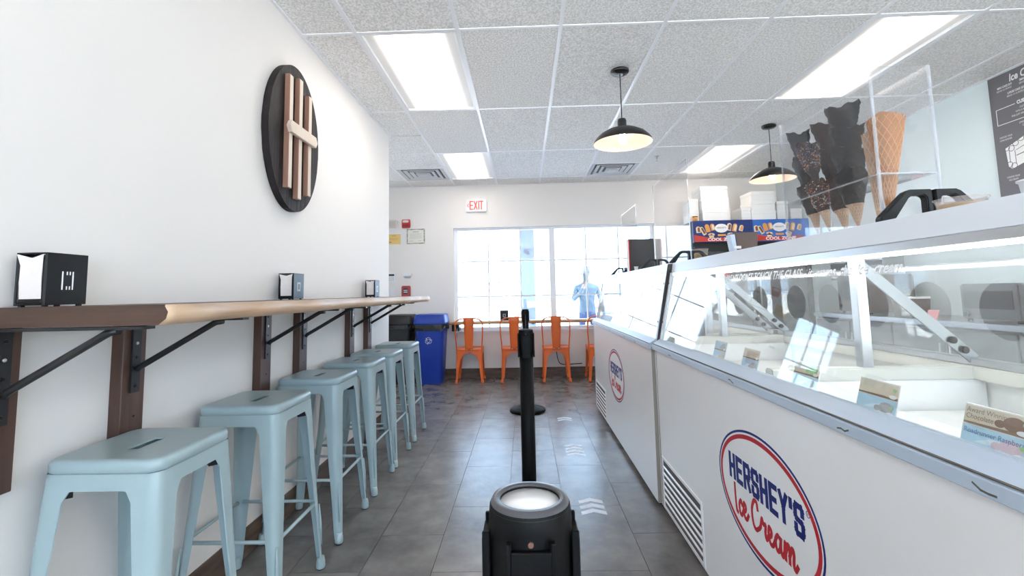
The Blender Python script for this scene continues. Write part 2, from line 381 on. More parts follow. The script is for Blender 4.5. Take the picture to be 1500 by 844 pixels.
for (i, j), lb in LBL.items():
    x = GX+i*GW+GW/2; y = GY+j*GD+GD/2
    t = thing('ceiling_light', lb, 'ceiling light', (x, y, ZC), 0, 'recessed ceiling lights')
    hx, hy = GW/2-.013, GD/2-.012
    MB().box(-hx, -hx+.016, -hy, hy, -.003, .02).box(hx-.016, hx, -hy, hy, -.003, .02).box(-hx+.016, hx-.016, -hy, -hy+.016, -.003, .02).box(-hx+.016, hx-.016, hy-.016, hy, -.003, .02).build('frame', M_bar, t)
    # shallow curved lens
    loops = []
    for k in range(13):
        u = -1+2*k/12; xx = u*(hx-.016); zz = .016-.010*(1-abs(u))
        loops.append([(xx, -hy+.016, zz), (xx, hy-.016, zz)])
    MB().loft(loops, False).build('diffuser', M_diff, t, recalc=False)
    MB().box(-hx+.016, hx-.016, -hy+.016, hy-.016, .019, .024).build('housing', M_bar, t)

M_vent = mat('vent_grey', (.60, .60, .62), .45); M_ventd = mat('vent_dark', (.12, .12, .125), .7)
def vent(x, y, label):
    t = thing('ceiling_vent', label, 'air vent', (x, y, ZC), 0, 'ceiling air vents')
    MB().box(-.27, .27, -.27, .27, .008, .016).build('backing', M_ventd, t)
    for k in range(4):
        a = .288-k*.066; b = a-.042; z = -.006-k*.001
        MB().loft([[(x_*a, y_*a, .004) for x_, y_ in ((-1, -1), (1, -1), (1, 1), (-1, 1))], [(x_*a, y_*a, z) for x_, y_ in ((-1, -1), (1, -1), (1, 1), (-1, 1))],
                   [(x_*b, y_*b, .006) for x_, y_ in ((-1, -1), (1, -1), (1, 1), (-1, 1))]], True, smooth=False).build('louver', M_vent, t)
    MB().box(-.05, .05, -.05, .05, -.008, .004).build('centre_plate', M_vent, t)
vent(GX-GW/2, GY+2*GD+GD*.75, 'square ceiling vent with stepped louvers above the bins')
vent(GX+3.5*GW, GY+2*GD+GD*.75, 'square ceiling vent with stepped louvers beyond the pendant over the freezers')
t = thing('sprinkler_head', 'small ceiling sprinkler head beside the vent', 'sprinkler', (1.584, 5.46, ZC-.004))
MB().lathe([(.028, .004), (.03, 0), (.012, -.003), (.010, -.03)], n=14).build('escutcheon', M_alu, t)
MB().lathe([(.004, -.03), (.004, -.05), (.018, -.052), (.018, -.055)], n=12).build('deflector', M_vent, t)

M_shin = mat('shade_inner_white', (.88, .74, .64), .45); M_bulb = mat('bulb_glow', (1, .9, .75), .3, emit=((1, .76, .58), 14.0))
def pendant(x, y, label):
    t = thing('pendant_lamp', label, 'pendant lamp', (x, y, ZC), 0, 'black barn pendant lamps')
    MB().lathe([(.064, -.003), (.066, -.012), (.058, -.024), (.014, -.032)], n=26).build('ceiling_canopy', M_blackmetal, t)
    MB().cyl((0, 0, -.03), (0, 0, -.36), .0035, n=8).build('cord', M_blackmetal, t)
    MB().lathe([(.010, -.352), (.026, -.358), (.031, -.372), (.031, -.415), (.026, -.432)], n=22).build('socket', M_blackmetal, t)
    prof = [(.028, -.420), (.06, -.424), (.11, -.442), (.155, -.468), (.186, -.498), (.199, -.518), (.202, -.532)]
    MB().lathe(prof, n=40, cap0=False, cap1=False).build('shade', M_blackmetal, t)
    pin = [(max(r-.0035, .02), z-.003) for r, z in prof[:-1]]+[(.2015, -.5325)]
    MB().lathe(pin, n=40, cap0=False, cap1=False).build('shade_lining', M_shin, t)
    b = MB(); b.lathe([(.012, -.436), (.014, -.455), (.024, -.478), (.029, -.498), (.026, -.520), (.014, -.534), (.002, -.538)], n=16); b.build('bulb', M_bulb, t)
    return t
pendant(.712, 3.248, 'black barn pendant lamp hanging over the edge of the white freezers')
pendant(2.397, 4.508, 'black barn pendant lamp hanging over the service area near the stacked white boxes')

# ================================================================== LEFT WALL: sign, counter, stools
def oval_sign():
    t = thing('oval_wall_sign', 'large black oval wooden sign with pale slats and a crossbar', 'wall sign', (XL, 2.545, 2.05))
    # face in (u along +Y, v up), depth +X ; made of three dark planks
    a, b = .285, .41; bounds = [-a, -.07, .115, a]
    fn = lambda u, v, d: (d, u, v)
    for u0, u1 in zip(bounds, bounds[1:]):
        n = 14; top = []
        for k in range(n+1):
            u = u0+.0008+(u1-u0-.0016)*k/n; top.append((u, b*math.sqrt(max(0, 1-(u/a)**2))))
        poly = top+[(u, -v) for u, v in reversed(top)]
        poly = [p for k, p in enumerate(poly) if k == 0 or (abs(p[0]-poly[k-1][0])+abs(p[1]-poly[k-1][1])) > 1e-5]
        MB().prism([fn(u, v, .002) for u, v in poly], (.038, 0, 0)).build('plank', M_bsign, t)
    # slats stand proud, square section with brown sides
    for u, z1, z0 in ((-.115, .318, -.305), (-.005, .342, -.345), (.110, .290, -.305)):
        MB().box(.040, .066, u-.0205, u+.0205, z0, z1).box(.066, .068, u-.019, u+.019, z0+.002, z1-.002, mi=1).build('slat', [M_slats, M_slatf], t, bevel=.0012, seg=1)
    P = [(-.165, .008), (-.145, .040), (.145, .040), (.165, .008), (.145, -.024), (-.145, -.024)]
    cs = math.cos(.0); rot = [(u*1+.0, v+.02-u*.0) for u, v in P]
    MB().prism([fn(u, v-.005, .068) for u, v in rot], (.022, 0, 0)).build('crossbar', M_slatf, t, bevel=.002, seg=1)
M_bsign = mat('sign_black_wood', (.020, .016, .017), .62, spec=.3, noise=(1, .3, (.008, .006, .007)), stretch=(40, 40, 4), bump=(1, .6), rnd=1)
M_slats = woodmat('slat_side', (.36, .20, .14), (.27, .14, .10), 2, 9); M_slatf = mat('slat_face', (.74, .64, .54), .6, noise=(1, .3, (.66, .55, .45)), stretch=(30, 30, 3))
oval_sign()

SZ0, SZ1 = 1.107, 1.156
cnt = thing('wall_counter', 'live-edge walnut counter slab on wall posts with black brackets', 'counter', (XL, 1.11, 0))
rnd = random.Random(3)
ys = [0]+[.03+k*.075 for k in range(44)]
ys = [y for y in ys if y < 3.20]+[3.20]
fx = []
for y in ys:
    fx.append(.435+.012*math.sin(y*3.1)+.008*math.sin(y*8.3+1)+.006*math.sin(y*17)+(.012*math.exp(-((y-.08)/.06)**2)))
mb = MB(); n = len(ys)
prof = [(0.0, SZ1), (-.004, SZ1-.004), (.004, SZ1-.018), (.002, SZ1-.034), (-.014, SZ0)]   # live-edge profile offsets, top to bottom
grid = [[(fx[i]+dx+.003*math.sin(ys[i]*23+k), ys[i], z) for k, (dx, z) in enumerate(prof)] for i in range(n)]
for i in range(n-1):
    g0, g1 = grid[i], grid[i+1]
    for k in range(len(prof)-1):
        mb.add([g0[k], g1[k], g1[k+1], g0[k+1]], [(0, 1, 2, 3)], True, 1)
    mb.add([(0, ys[i], SZ1), g0[0], g1[0], (0, ys[i+1], SZ1)], [(0, 1, 2, 3)], False, 0)
    mb.add([(0, ys[i], SZ0), (0, ys[i+1], SZ0), g1[-1], g0[-1]], [(0, 1, 2, 3)], False, 0)
for g, yy in ((grid[0], 0), (grid[-1], ys[-1])):
    mb.add([(0, yy, SZ0), (0, yy, SZ1)]+g, [list(range(2+len(g)))], False, 0)
mb.add([(0, 0, SZ0), (0, ys[-1], SZ0), (0, ys[-1], SZ1), (0, 0, SZ1)], [(0, 1, 2, 3)])
sl = mb.build('slab', [M_walnut_slab, M_sap], cnt, recalc=False)
bm_ = bmesh.new(); bm_.from_mesh(sl.data); bmesh.ops.remove_doubles(bm_, verts=bm_.verts, dist=1e-5); bmesh.ops.recalc_face_normals(bm_, faces=bm_.faces); bm_.to_mesh(sl.data); bm_.free()
for yc in (1.12, 1.512, 2.292, 2.680, 3.440, 3.832):
    y = yc-1.11
    p = MB().box(.0005, .040, y-.045, y+.045, .711, SZ0-.001).build('support_post', M_walnut, cnt, bevel=.002, seg=1)
    b = MB().box(.040, .047, y-.017, y+.017, .875, SZ0-.003).box(.040, .40, y-.017, y+.017, SZ0-.009, SZ0-.002)
    b.tube([(.052, y, .945), (.06, y, .955), (.30, y, SZ0-.016), (.325, y, SZ0-.012)], .0095, 10)
    b.build('bracket', M_blackmetal, p)
    for z in (.895, .985, 1.03, 1.075):
        MB().cyl((.047, y+.0, z), (.0495, y, z), .0055, .004, 10).build('screw', M_alu if z == 1.03 else M_black, p)
    MB().cyl((.0395, y+.006, .80), (.0412, y+.006, .80), .004, n=10).build('screw', M_black, p)

# napkin holders
def napkin_holder(name, label, loc, rz=0, shiny=False):
    t = thing(name, label, 'napkin holder', loc, rz, 'napkin holders')
    W, D, Hh = .080, .112, .136   # x, y, z ; napkin face at y=0
    mb = MB().box(0, .004, 0, D, .004, Hh).box(W-.004, W, 0, D, .004, Hh).box(0, W, 0, D, Hh-.004, Hh).box(.004, W-.004, 0, D, .004, .010)
    for s in (0, 1):
        y0 = 0 if s == 0 else D-.004
        mb.box(.004, .011, y0, y0+.004, .010, Hh-.004).box(W-.011, W-.004, y0, y0+.004, .010, Hh-.004).box(.011, W-.011, y0, y0+.004, .010, .020)
    mb.build('housing', M_black, t, bevel=.0012, seg=1)
    for xx in (.006, W-.014):
        MB().box(xx, xx+.008, .006, .016, 0, .004).build('foot', M_rubber, t); MB().box(xx, xx+.008, D-.016, D-.006, 0, .004).build('foot', M_rubber, t)
    # napkin stack with crumpled leading sheet on both ends
    for s in (0, 1):
        rr = random.Random(5+s); loops = []
        for k in range(9):
            f = k/8; z = .019+f*(Hh-.023); row = []
            for q in range(9):
                g = q/8; x = .0115+g*(W-.023)
                if f > .8: x = .011+g*(W-.022)+(g-.5)*.012*(f-.8)/.2
                bulge = .003+.004*math.sin(f*3.0)+(.006*(f-.75)*4*(.4+abs(g-.5)*2) if f > .75 else 0)+rr.uniform(-.0008, .0008)
                zz = z-(.010*(1-abs(2*g-1)) if f > .95 else 0)
                row.append((x, (-bulge*.6+.004) if s == 0 else D+bulge*.6-.004, zz))
            loops.append(row)
        back = [[(p[0], p[1]+(.003 if s == 0 else -.003), p[2]) for p in l] for l in loops]
        m2 = MB().loft(loops, False).loft(back, False); m2.build('napkin', M_napkin, t, recalc=False)
    MB().box(.012, W-.012, .012, D-.012, .011, Hh-.012).build('napkin_stack', M_napkin, t)
    mb = MB(); fn = lambda u, v, d: (W+d, D/2+u, .066+v)     # pierced emblem on the aisle side
    mb.plate([(-.014, .022), (-.014, -.022)], .0035, fn).plate([(.014, .013), (.014, -.013)], .0035, fn)
    for u in (-.002, .006, .014):
        mb.plate([(u, .022), (u, .016)], .003, fn).plate([(u, -.022), (u, -.016)], .003, fn)
    mb.build('emblem', M_letterw, t)
    return t
napkin_holder('napkin_holder', 'black napkin holder on the dark sawn end of the wooden counter', (XL+.030, 1.145, SZ1))
napkin_holder('napkin_holder', 'black napkin holder midway along the wooden wall counter', (XL+.030, 2.41, SZ1))
napkin_holder('napkin_holder', 'black napkin holder at the corner end of the wooden wall counter', (XL+.030, 3.74, SZ1))

# bar stools
def leg_loops(sx, sy, levels, r):
    loops = []
    for c, a, z in levels:
        rr = min(r, a*.7); pts = [(c-a, c)]
        for k in range(7):
            an = PI/2*(1-k/6); pts.append((c-rr+rr*math.cos(an), c-rr+rr*math.sin(an)))
        pts.append((c, c-a)); loops.append([(sx*x, sy*y, z) for x, y in pts])
    return loops
def shell(mb, loops, th, cx=0, cy=0):
    """double-walled sheet"""
    inner = [[(x*(1-th/max(.02, math.hypot(x, y))), y*(1-th/max(.02, math.hypot(x, y))), z) for x, y, z in l] for l in loops]
    mb.loft(loops, False); mb.loft(inner, False)
    for i in range(len(loops)-1):
        for e in (0, -1):
            mb.add([loops[i][e], loops[i+1][e], inner[i+1][e], inner[i][e]], [(0, 1, 2, 3)])
    return mb
def make_stool():
    t = thing('bar_stool', 'x', 'bar stool', (0, 0, 0), 0, 'pale blue bar stools under the wall counter')
    N = 28
    def sq(h, r, z):
        return rrect(h, h, r, z, 6)
    def slot(z):
        out = []
        for p in sq(.15, .035, z):
            a = math.atan2(p[1], p[0]); c, s_ = math.cos(a), math.sin(a)
            out.append((.0175*math.copysign(abs(c)**.5, c), .062*math.copysign(abs(s_)**.85, s_), z))
        return out
    loops = [sq(.150, .040, .728), sq(.155, .042, .732), sq(.156, .042, .750), sq(.153, .040, .758), sq(.146, .036, .7625), sq(.136, .03, .762), sq(.08, .02, .7595), slot(.759)]
    MB().loft(loops, True).loft([slot(.759), slot(.7555)], True).build('seat', M_stool, t, recalc=False)
    lev = [(.153, .085, .729), (.1555, .083, .690), (.158, .068, .66), (.163, .062, .56), (.173, .050, .38), (.184, .038, .20), (.192, .030, .06), (.195, .027, .022)]
    for sx in (-1, 1):
        for sy in (-1, 1):
            lg = shell(MB(), leg_loops(sx, sy, lev, .030), .003).build('leg', M_stool, t, recalc=False)
            # pressed rib on the lower leg
            MB().tube([(sx*(.1765), sy*(.1765), .27), (sx*.181, sy*.181, .19), (sx*.1855, sy*.1855, .10)], [.003, .006, .003], 8).build('rib', M_stool, lg)
            c = .184
            MB().lathe([(.017, .004), (.019, .010), (.018, .030), (.014, .05)], (sx*c, sy*c, 0), 14).build('foot_sleeve', M_stool, lg)
            MB().lathe([(.014, 0), (.0165, .002), (.0165, .008)], (sx*c, sy*c, 0), 14).build('foot_cap', M_rubber, lg)
    for ax in (0, 1):
        for s in (-1, 1):
            pts = []
            for k in range(13):
                u = -1+2*k/12; zb = .688-.010*max(0, (abs(u)-.75)/.25)
                pts.append((u*.1, zb))
            f = (lambda u, z, o: (u, s*(.1545+o), z)) if ax == 0 else (lambda u, z, o: (s*(.1545+o), u, z))
            mb = MB().loft([[f(u, .729, 0) for u, _ in pts], [f(u, z, .001) for u, z in pts], [f(u, z, -.002) for u, z in pts], [f(u, .729, -.003) for u, _ in pts]], False, smooth=False)
            mb.build('apron', M_stool, t)
            c = .171
            e = .158
            (MB().cyl((-e, s*c, .285), (e, s*c, .285), .0070, n=10) if ax == 0 else MB().cyl((s*c, -e, .285), (s*c, e, .285), .0070, n=10)).build('footrest', M_stool, t)
    br = MB().bar((-.135, -.135, .672), (.135, .135, .672), .018, .004).bar((-.135, .135, .667), (.135, -.135, .667), .018, .004).build('cross_brace', M_stool, t)
    for sx in (-1, 1):
        for sy in (-1, 1): MB().obox((sx*.118, sy*.118, .669), (.030, .024, .022), Matrix.Rotation(sx*sy*PI/4, 3, 'Z')).build('pad', M_rubber, br)
    return t
stool0 = make_stool()
ORD = ['first', 'second', 'third', 'fourth', 'fifth', 'sixth']
for k, y in enumerate((4.052, 3.495, 3.045, 2.515, 1.945, 1.370)):
    lb = 'pale blue metal bar stool with slotted seat, %s along the counter from the blue bin' % ORD[k]
    o = stool0 if k == 0 else dup(stool0)
    o.location = (-1.092, y, 0); o['label'] = lb

# ================================================================== STANCHIONS
M_stan = mat('stanchion_black', (.004, .004, .0042), .5, spec=.12, bump=(300, .04)); M_stgrey = mat('stanchion_grey_top', (.055, .055, .062), .32)
M_stins = mat('insert_painted_reflection', (.84, .85, .88), .25)  # near-white base colour holds the ceiling's reflection on the top
def stanchion(y, label, belt_to=None, x=0.0):
    t = thing('stanchion', label, 'stanchion', (x, y, 0), 0, 'queue stanchions down the aisle')
    MB().lathe([(.172, 0), (.178, .006), (.176, .018), (.160, .030), (.10, .050), (.055, .066), (.045, .075)], n=40).build('base', M_stan, t)
    MB().cyl((0, 0, .07), (0, 0, .90), .0315, n=32).build('pole', M_stan, t)
    MB().lathe([(.0325, .89), (.0335, .90), (.0335, .985), (.0325, .996), (.0300, 1.0), (.0245, 1.0), (.0238, .9975)], n=36, cap1=False).build('head', M_stan, t)
    MB().lathe([(.0326, .9952), (.0302, 1.0006), (.0246, 1.0008), (.0240, .998)], n=36, cap0=False, cap1=False).build('rim', M_stgrey, t)
    MB().lathe([(.024, .9965), (.024, .9974), (.001, .9974)], n=32, cap0=False).build('top_insert', M_stins, t)
    for a in (0, PI/2, PI, 1.5*PI):
        R = Matrix.Rotation(a, 3, 'Z')
        cl = MB().obox(R@Vector((.0355, 0, .926)), (.005, .030, .10), R).obox(R@Vector((.0345, .0165, .93)), (.006, .004, .104), R).obox(R@Vector((.0345, -.0165, .93)), (.006, .004, .104), R).build('belt_clip', M_stan, t, bevel=.0008, seg=1)
    MB().cyl((0, -.0335, .980), (0, -.0350, .980), .0021, n=12).build('screw', mat('copper_screw', (.16, .075, .05), .5, metal=.3), t)
    if belt_to:
        L = belt_to-y; pts = [k/16 for k in range(17)]
        mb = MB(); top = []
        for f in pts:
            yy = .037+f*(L-.074); sag = -.012*4*f*(1-f); top.append((0, yy, .955+sag))
        for a, b in zip(top, top[1:]):
            mb.add([(-.0009, a[1], a[2]), (.0009, a[1], a[2]), (.0009, a[1], a[2]-.048), (-.0009, a[1], a[2]-.048), (-.0009, b[1], b[2]), (.0009, b[1], b[2]), (.0009, b[1], b[2]-.048), (-.0009, b[1], b[2]-.048)],
                   [(0, 1, 5, 4), (1, 2, 6, 5), (2, 3, 7, 6), (3, 0, 4, 7)])
        mb.build('belt', M_belt, t)
M_belt = mat('belt_fabric', (.03, .03, .032), .6)
stanchion(.400, 'black stanchion whose round top, painted pale as if reflecting, stands before the aisle')
stanchion(2.175, 'slim black stanchion in the middle of the aisle, behind the foremost one', 4.80)
stanchion(4.80, 'black stanchion with round domed base standing by the orange chairs')

# floor arrows
M_arrow = mat('arrow_sticker', (.72, .75, .80), .4)
for y0, n, lb in ((2.595, 3, 'white chevron floor sticker beside the tall freezer seam'), (3.49, 4, 'white chevron floor sticker midway along the far freezer'), (4.41, 2, 'white chevron floor sticker nearest the orange chairs')):
    t = thing('floor_arrow_sticker', lb, 'floor sticker', (.338, y0, 0), 0, 'chevron floor stickers')
    for k in range(n):
        yy = k*.066
        MB().prism([(-.066, yy, .0002), (0, yy+.030, .0002), (.066, yy, .0002), (.066, yy+.040, .0002), (0, yy+.072, .0002), (-.066, yy+.040, .0002)], (0, 0, .0008)).build('chevron', M_arrow, t)

# ================================================================== FREEZERS
FX, FL = .702, 2.195
SL = ((.036, .898), (.112, 1.258))          # glass line in (x, z)
def gx(z): return SL[0][0]+(z-SL[0][1])/(SL[1][1]-SL[0][1])*(SL[1][0]-SL[0][0])
fz = thing('ice_cream_freezer', 'x', 'freezer', (FX, 0, 0), 0, 'ice cream dipping freezers')
def make_freezer(t):
    D = .76
    MB().box(.05, D-.03, .03, FL-.03, 0, .032).build('plinth', M_black, t)
    MB().box(0, .045, 0, FL, .030, .842).box(D-.045, D, 0, FL, .030, .90).box(.045, D-.045, 0, .045, .030, .842).box(.045, D-.045, FL-.045, FL, .030, .842).box(.045, D-.045, .045, FL-.045, .030, .08).build('cabinet', M_freezer, t, bevel=.004)
    MB().box(-.0012, .001, FL-.030, FL-.026, .035, .84).build('seam', M_seam, t)
    # front rail
    MB().prism([(-.013, 0, .842), (-.013, 0, .868), (-.006, 0, .874), (.030, 0, .897), (.046, 0, .899), (.046, 0, .842)], (0, FL, 0)).build('front_rail', M_rail, t, bevel=.0015, seg=1)
    MB().box(-.0135, -.004, 0, FL, .8725, .8740).build('rail_groove', M_seam, t)
    mb = MB()
    rr = random.Random(4)
    for yc in (FL-.33, 1.185, .62, .30):
        path = [(yc+k*.012, .852+rr.uniform(-.004, .005)) for k in range(4)]
        mb.plate(path, .0035, lambda u, v, d: (-.0132-d*.3, u, v))
    mb.build('rail_scuff', M_seam, t)
    # interior liner
    MB().box(.046, D-.046, .046, FL-.046, .70, .71).box(.046, .052, .046, FL-.046, .71, .84).box(D-.052, D-.046, .046, FL-.046, .71, .90).box(.052, D-.052, .046, .052, .71, .88).box(.052, D-.052, FL-.052, FL-.046, .71, .88).build('liner', M_liner, t)
    for y in (.033, 1.06, FL-.075):
        MB().box(.054, D-.05, y, y+.042, .872, .912).build('rim_bar', M_rim, t, bevel=.004)
        MB().prism([(.054, y+.006, .712), (D-.06, y+.006, .712), (D-.06, y+.006, .872), (.054, y+.006, .872)], (0, .03, 0)).build('divider', M_liner, t)
    MB().box(D-.10, D-.046, .0, FL, .872, .912).build('rim_bar', M_rim, t, bevel=.004)
    # tub covers: white lids lying in the well
    for k, (y0, y1) in enumerate(((.08, .56), (.57, 1.05), (1.11, 1.60), (1.61, 2.11))):
        MB().box(.056, D-.105, y0, y1, .775, .785).build('well_cover', M_liner, t, bevel=.003, seg=1)
    # glass, frames
    g = MB().prism([(gx(.898), 0, .898), (gx(1.258), 0, 1.258), (gx(1.258)+.006, 0, 1.258), (gx(.898)+.006, 0, .898)], (0, FL-.05, 0))
    g.v = [(x, y+.025, z) for x, y, z in g.v]; gl = g.build('front_glass', M_fglass, t)
    for y in (0, FL-.025):
        MB().prism([(gx(.898)-.006, y, .897), (gx(1.258)-.006, y, 1.258), (gx(1.258)+.028, y, 1.258), (gx(.898)+.028, y, .897)], (0, .024, 0)).build('end_frame', M_canopy, t, bevel=.0015, seg=1)
        MB().cyl((gx(1.20)-.0065, y+.012, 1.20), (gx(1.2)-.009, y+.012, 1.2), .005, n=10).build('bolt', M_seam, t)
        MB().cyl((gx(.99)-.0065, y+.012, .99), (gx(.99)-.009, y+.012, .99), .005, n=10).build('bolt', M_seam, t)
    # canopy
    MB().prism([(.112, 0, 1.256), (.122, 0, 1.312), (.44, 0, 1.312), (.44, 0, 1.256)], (0, FL, 0)).build('canopy', M_canopy, t, bevel=.003)
    MB().box(.106, .122, .025, FL-.025, 1.238, 1.2555).build('glass_clip', M_alu, t)
    MB().box(.126, .21, .12, FL-.12, 1.250, 1.2555).build('lamp_housing', M_white, t)
    MB().cyl((.150, .14, 1.240), (.150, FL-.14, 1.240), .0085, n=12).build('light_tube', M_tube, t)
    for y in (.052, 1.062, FL-.085):
        p = MB().box(.335, .368, y, y+.033, .912, 1.2555).build('post', M_alu, t, bevel=.002, seg=1)
        MB().bar((.355, y+.016, 1.235), (D-.075, y+.016, .93), .006, .034, (1, 0, 1)).build('brace', M_brace, p)
        for f in (.80, .90): MB().cyl((.355+f*(D-.43), y+.010, 1.235-.305*f), (.355+f*(D-.43), y+.004, 1.235-.305*f), .011, n=14).build('knob', M_black, p)
    MB().box(D-.09, D-.055, 0, FL, .9125, .935).build('rear_rail', M_alu, t, bevel=.002, seg=1)
    # rear shield with round hand openings
    mb = MB(); X = D-.072; z0, z1 = .936, 1.234; zc = (z0+z1)/2; nC = 8; cw = (FL-.06)/nC
    for c in range(nC):
        y0 = .03+c*cw; yc = y0+cw/2; R = .088; n = 32
        T = [2*PI*k/n+PI/4 for k in range(n)]
        circ = [(yc+R*math.cos(a), zc+R*math.sin(a)) for a in T]; sq = []
        for a in T:
            c_, s_ = math.cos(a), math.sin(a); m = max(abs(c_), abs(s_)); sq.append((yc+c_/m*cw/2, zc+s_/m*(z1-z0)/2))
        mb.loft([[(X, *p) for p in sq], [(X, *p) for p in circ], [(X+.004, *p) for p in circ], [(X+.004, *p) for p in sq]], True, smooth=False)
    mb.build('rear_shield', M_rear, t)
    # grille
    gy0, gy1, gz0, gz1 = FL-.615, FL-.055, .042, .298
    gr = MB().box(-.004, .001, gy0, gy0+.016, gz0, gz1).box(-.004, .001, gy1-.016, gy1, gz0, gz1).box(-.004, .001, gy0+.016, gy1-.016, gz0, gz0+.014).box(-.004, .001, gy0+.016, gy1-.016, gz1-.014, gz1).build('grille', M_freezer, t)
    MB().box(-.0006, .001, gy0+.016, gy1-.016, gz0+.014, gz1-.014).build('grille_backing', M_grd, gr)
    for k in range(6):
        z = gz0+.014+(k+1)*(gz1-gz0-.028)/7
        MB().prism([(-.0008, gy0+.016, z-.002), (-.005, gy0+.016, z-.007), (-.005, gy0+.016, z-.001), (-.0008, gy0+.016, z+.003)], (0, gy1-gy0-.032, 0)).build('slat', M_freezer, gr)
    # logo
    LY, LZ = 1.066, .520
    f0 = lambda u, v, d: (-.0003-d, LY-u, LZ+v)
    lg = MB().disc((0, 0), .308, .193, f0, 72).build('logo_oval', M_logoW, t)
    MB().disc((0, 0), .308, .193, lambda u, v, d: f0(u, v, d+.0006), 72, hole=(.3005, .1855)).build('logo_ring', M_logoB, lg)
    MB().disc((0, 0), .294, .179, lambda u, v, d: f0(u, v, d+.0006), 72, hole=(.280, .165)).build('logo_ring', M_logoR, lg)
    fl = lambda u, v, d: f0(u, v, d+.0006)
    h, sw = .088, .0164
    U = {'H': [[(0, 0), (0, 1)], [(1, 0), (1, 1)], [(0, .5), (1, .5)]], 'E': [[(1, 0), (0, 0), (0, 1), (1, 1)], [(0, .5), (.85, .5)]],
         'R': [[(0, 0), (0, 1), (.85, 1), (1, .88), (1, .6), (.85, .48), (0, .48)], [(.55, .48), (1, 0)]],
         'S': [[(1, .75), (1, .9), (.85, 1), (.15, 1), (0, .88), (0, .62), (.15, .52), (.85, .46), (1, .36), (1, .12), (.85, 0), (.15, 0), (0, .1), (0, .26)]],
         'Y': [[(0, 1), (.5, .5), (1, 1)], [(.5, .5), (.5, 0)]], "'": [[(0, 1), (0, .78)]]}
    u = -.2125
    for ch in "HERSHEY'S":
        wch = .0320 if ch != "'" else 0; mb = MB()
        for path in U[ch]: mb.plate([(u+a*wch, -.006+sw/2+b*(h-sw)) for a, b in path], sw, fl)
        mb.build('logo_letter', M_logoB, lg); u += wch+sw+.0055
    ring = MB().disc((.246, .072), .0085, .0085, fl, 20, hole=(.007, .007)); ring.build('registered_mark', M_logoB, lg)
    text('registered_mark', 'R', .012, M_logoB, lambda a, b, d: fl(.2425+a, .068+b, d), lg)
    # red script
    sc = .047; ox, oz = -.190, -.102
    E_ = [(1.25, .30), (1.62, .55), (1.68, .85), (1.45, .95), (1.33, .5), (1.5, .05), (1.8, .06), (2.05, .40)]
    strokes = {'i': [[(.10, 1.78), (.12, 1.0), (.22, .10), (.38, -.05)]], 'c': [[(1.12, .72), (.95, .93), (.70, .60), (.75, .10), (1.0, .0), (1.25, .30)]], 'e': [E_],
               'cc': [[(3.42, 1.40), (3.30, 1.80), (2.95, 1.75), (2.62, 1.10), (2.70, .30), (3.05, .0), (3.50, .25), (3.72, .5)]],
               'r': [[(3.72, .5), (3.95, 1.05), (4.10, .82), (4.38, .85), (4.32, .35), (4.42, .05), (4.65, .25)]],
               'ee': [[(a+3.40, b) for a, b in E_]],
               'a': [[(6.15, .82), (5.85, .95), (5.55, .55), (5.68, .06), (6.0, .22), (6.20, .92)], [(6.20, .92), (6.14, .3), (6.3, .02), (6.52, .3)]],
               'm': [[(6.52, .3), (6.68, .95), (6.64, .02)], [(6.65, .35), (6.95, .95), (7.10, .78), (7.06, .02)], [(7.07, .38), (7.40, .95), (7.55, .78), (7.50, .12), (7.66, -.05), (7.9, .25)]]}
    for k, st in strokes.items():
        mb = MB()
        for s_ in st: mb.plate([(ox+a*sc, oz+b*sc) for a, b in spline(s_, 6)], .0125, fl)
        mb.build('logo_letter', M_logoR, lg)
M_brace = mat('brace_metal', (.30, .31, .32), .35, metal=1.0)
M_tube = mat('freezer_tube_glow', (1, 1, 1), .4, emit=((1, .99, .96), 11.0))
M_grd = mat('grille_dark', (.11, .10, .095), .8)
make_freezer(fz)
fz.location = (FX, .447, 0); fz['label'] = 'white ice cream freezer carrying the clear cone display case'
f2 = dup(fz, (FX-.016, 2.657, 0), label='white ice cream freezer standing beside the orange chairs and window')
M_gask = mat('gasket_dark', (.05, .042, .044), .6)
MB().prism([(gx(.898)-.006, -.0025, .86), (gx(1.258)-.006, -.0025, 1.258), (.116, -.0025, 1.308), (.30, -.0025, 1.308), (.30, -.0025, .86)], (0, .0022, 0)).build('end_gasket', M_gask, f2)
MB().box(.001, .60, -.0025, -.0003, .035, .855).build('end_panel', mat('filler_beige', (.34, .31, .27), .6), f2)
# warning text on the near freezer's glass only
def on_glass(u, v, d):                       # u to the near side, v up the glass
    z = 1.192+v; return (gx(z)-.0008-d, 1.455-u, z)
ft = text('glass_lettering', "PLEASE DON'T TOUCH THE GLASS - it  scares  the  ice  cream", .036, M_letterw, on_glass, fz, shear=.25, offset=.0006, sx=.985)
wtxt = max(v.co.y for v in ft.data.vertices)-min(v.co.y for v in ft.data.vertices)
for v in ft.data.vertices: v.co.y = 1.455-(1.455-v.co.y)*.88/wtxt
MB().plate([(1.475, 1.222), (1.46, 1.213), (1.445, 1.222)], .005, lambda u, v, d: (gx(v)-.0008-d, u, v)).build('glass_marker', mat('marker_red', (.7, .12, .08), .5), fz)

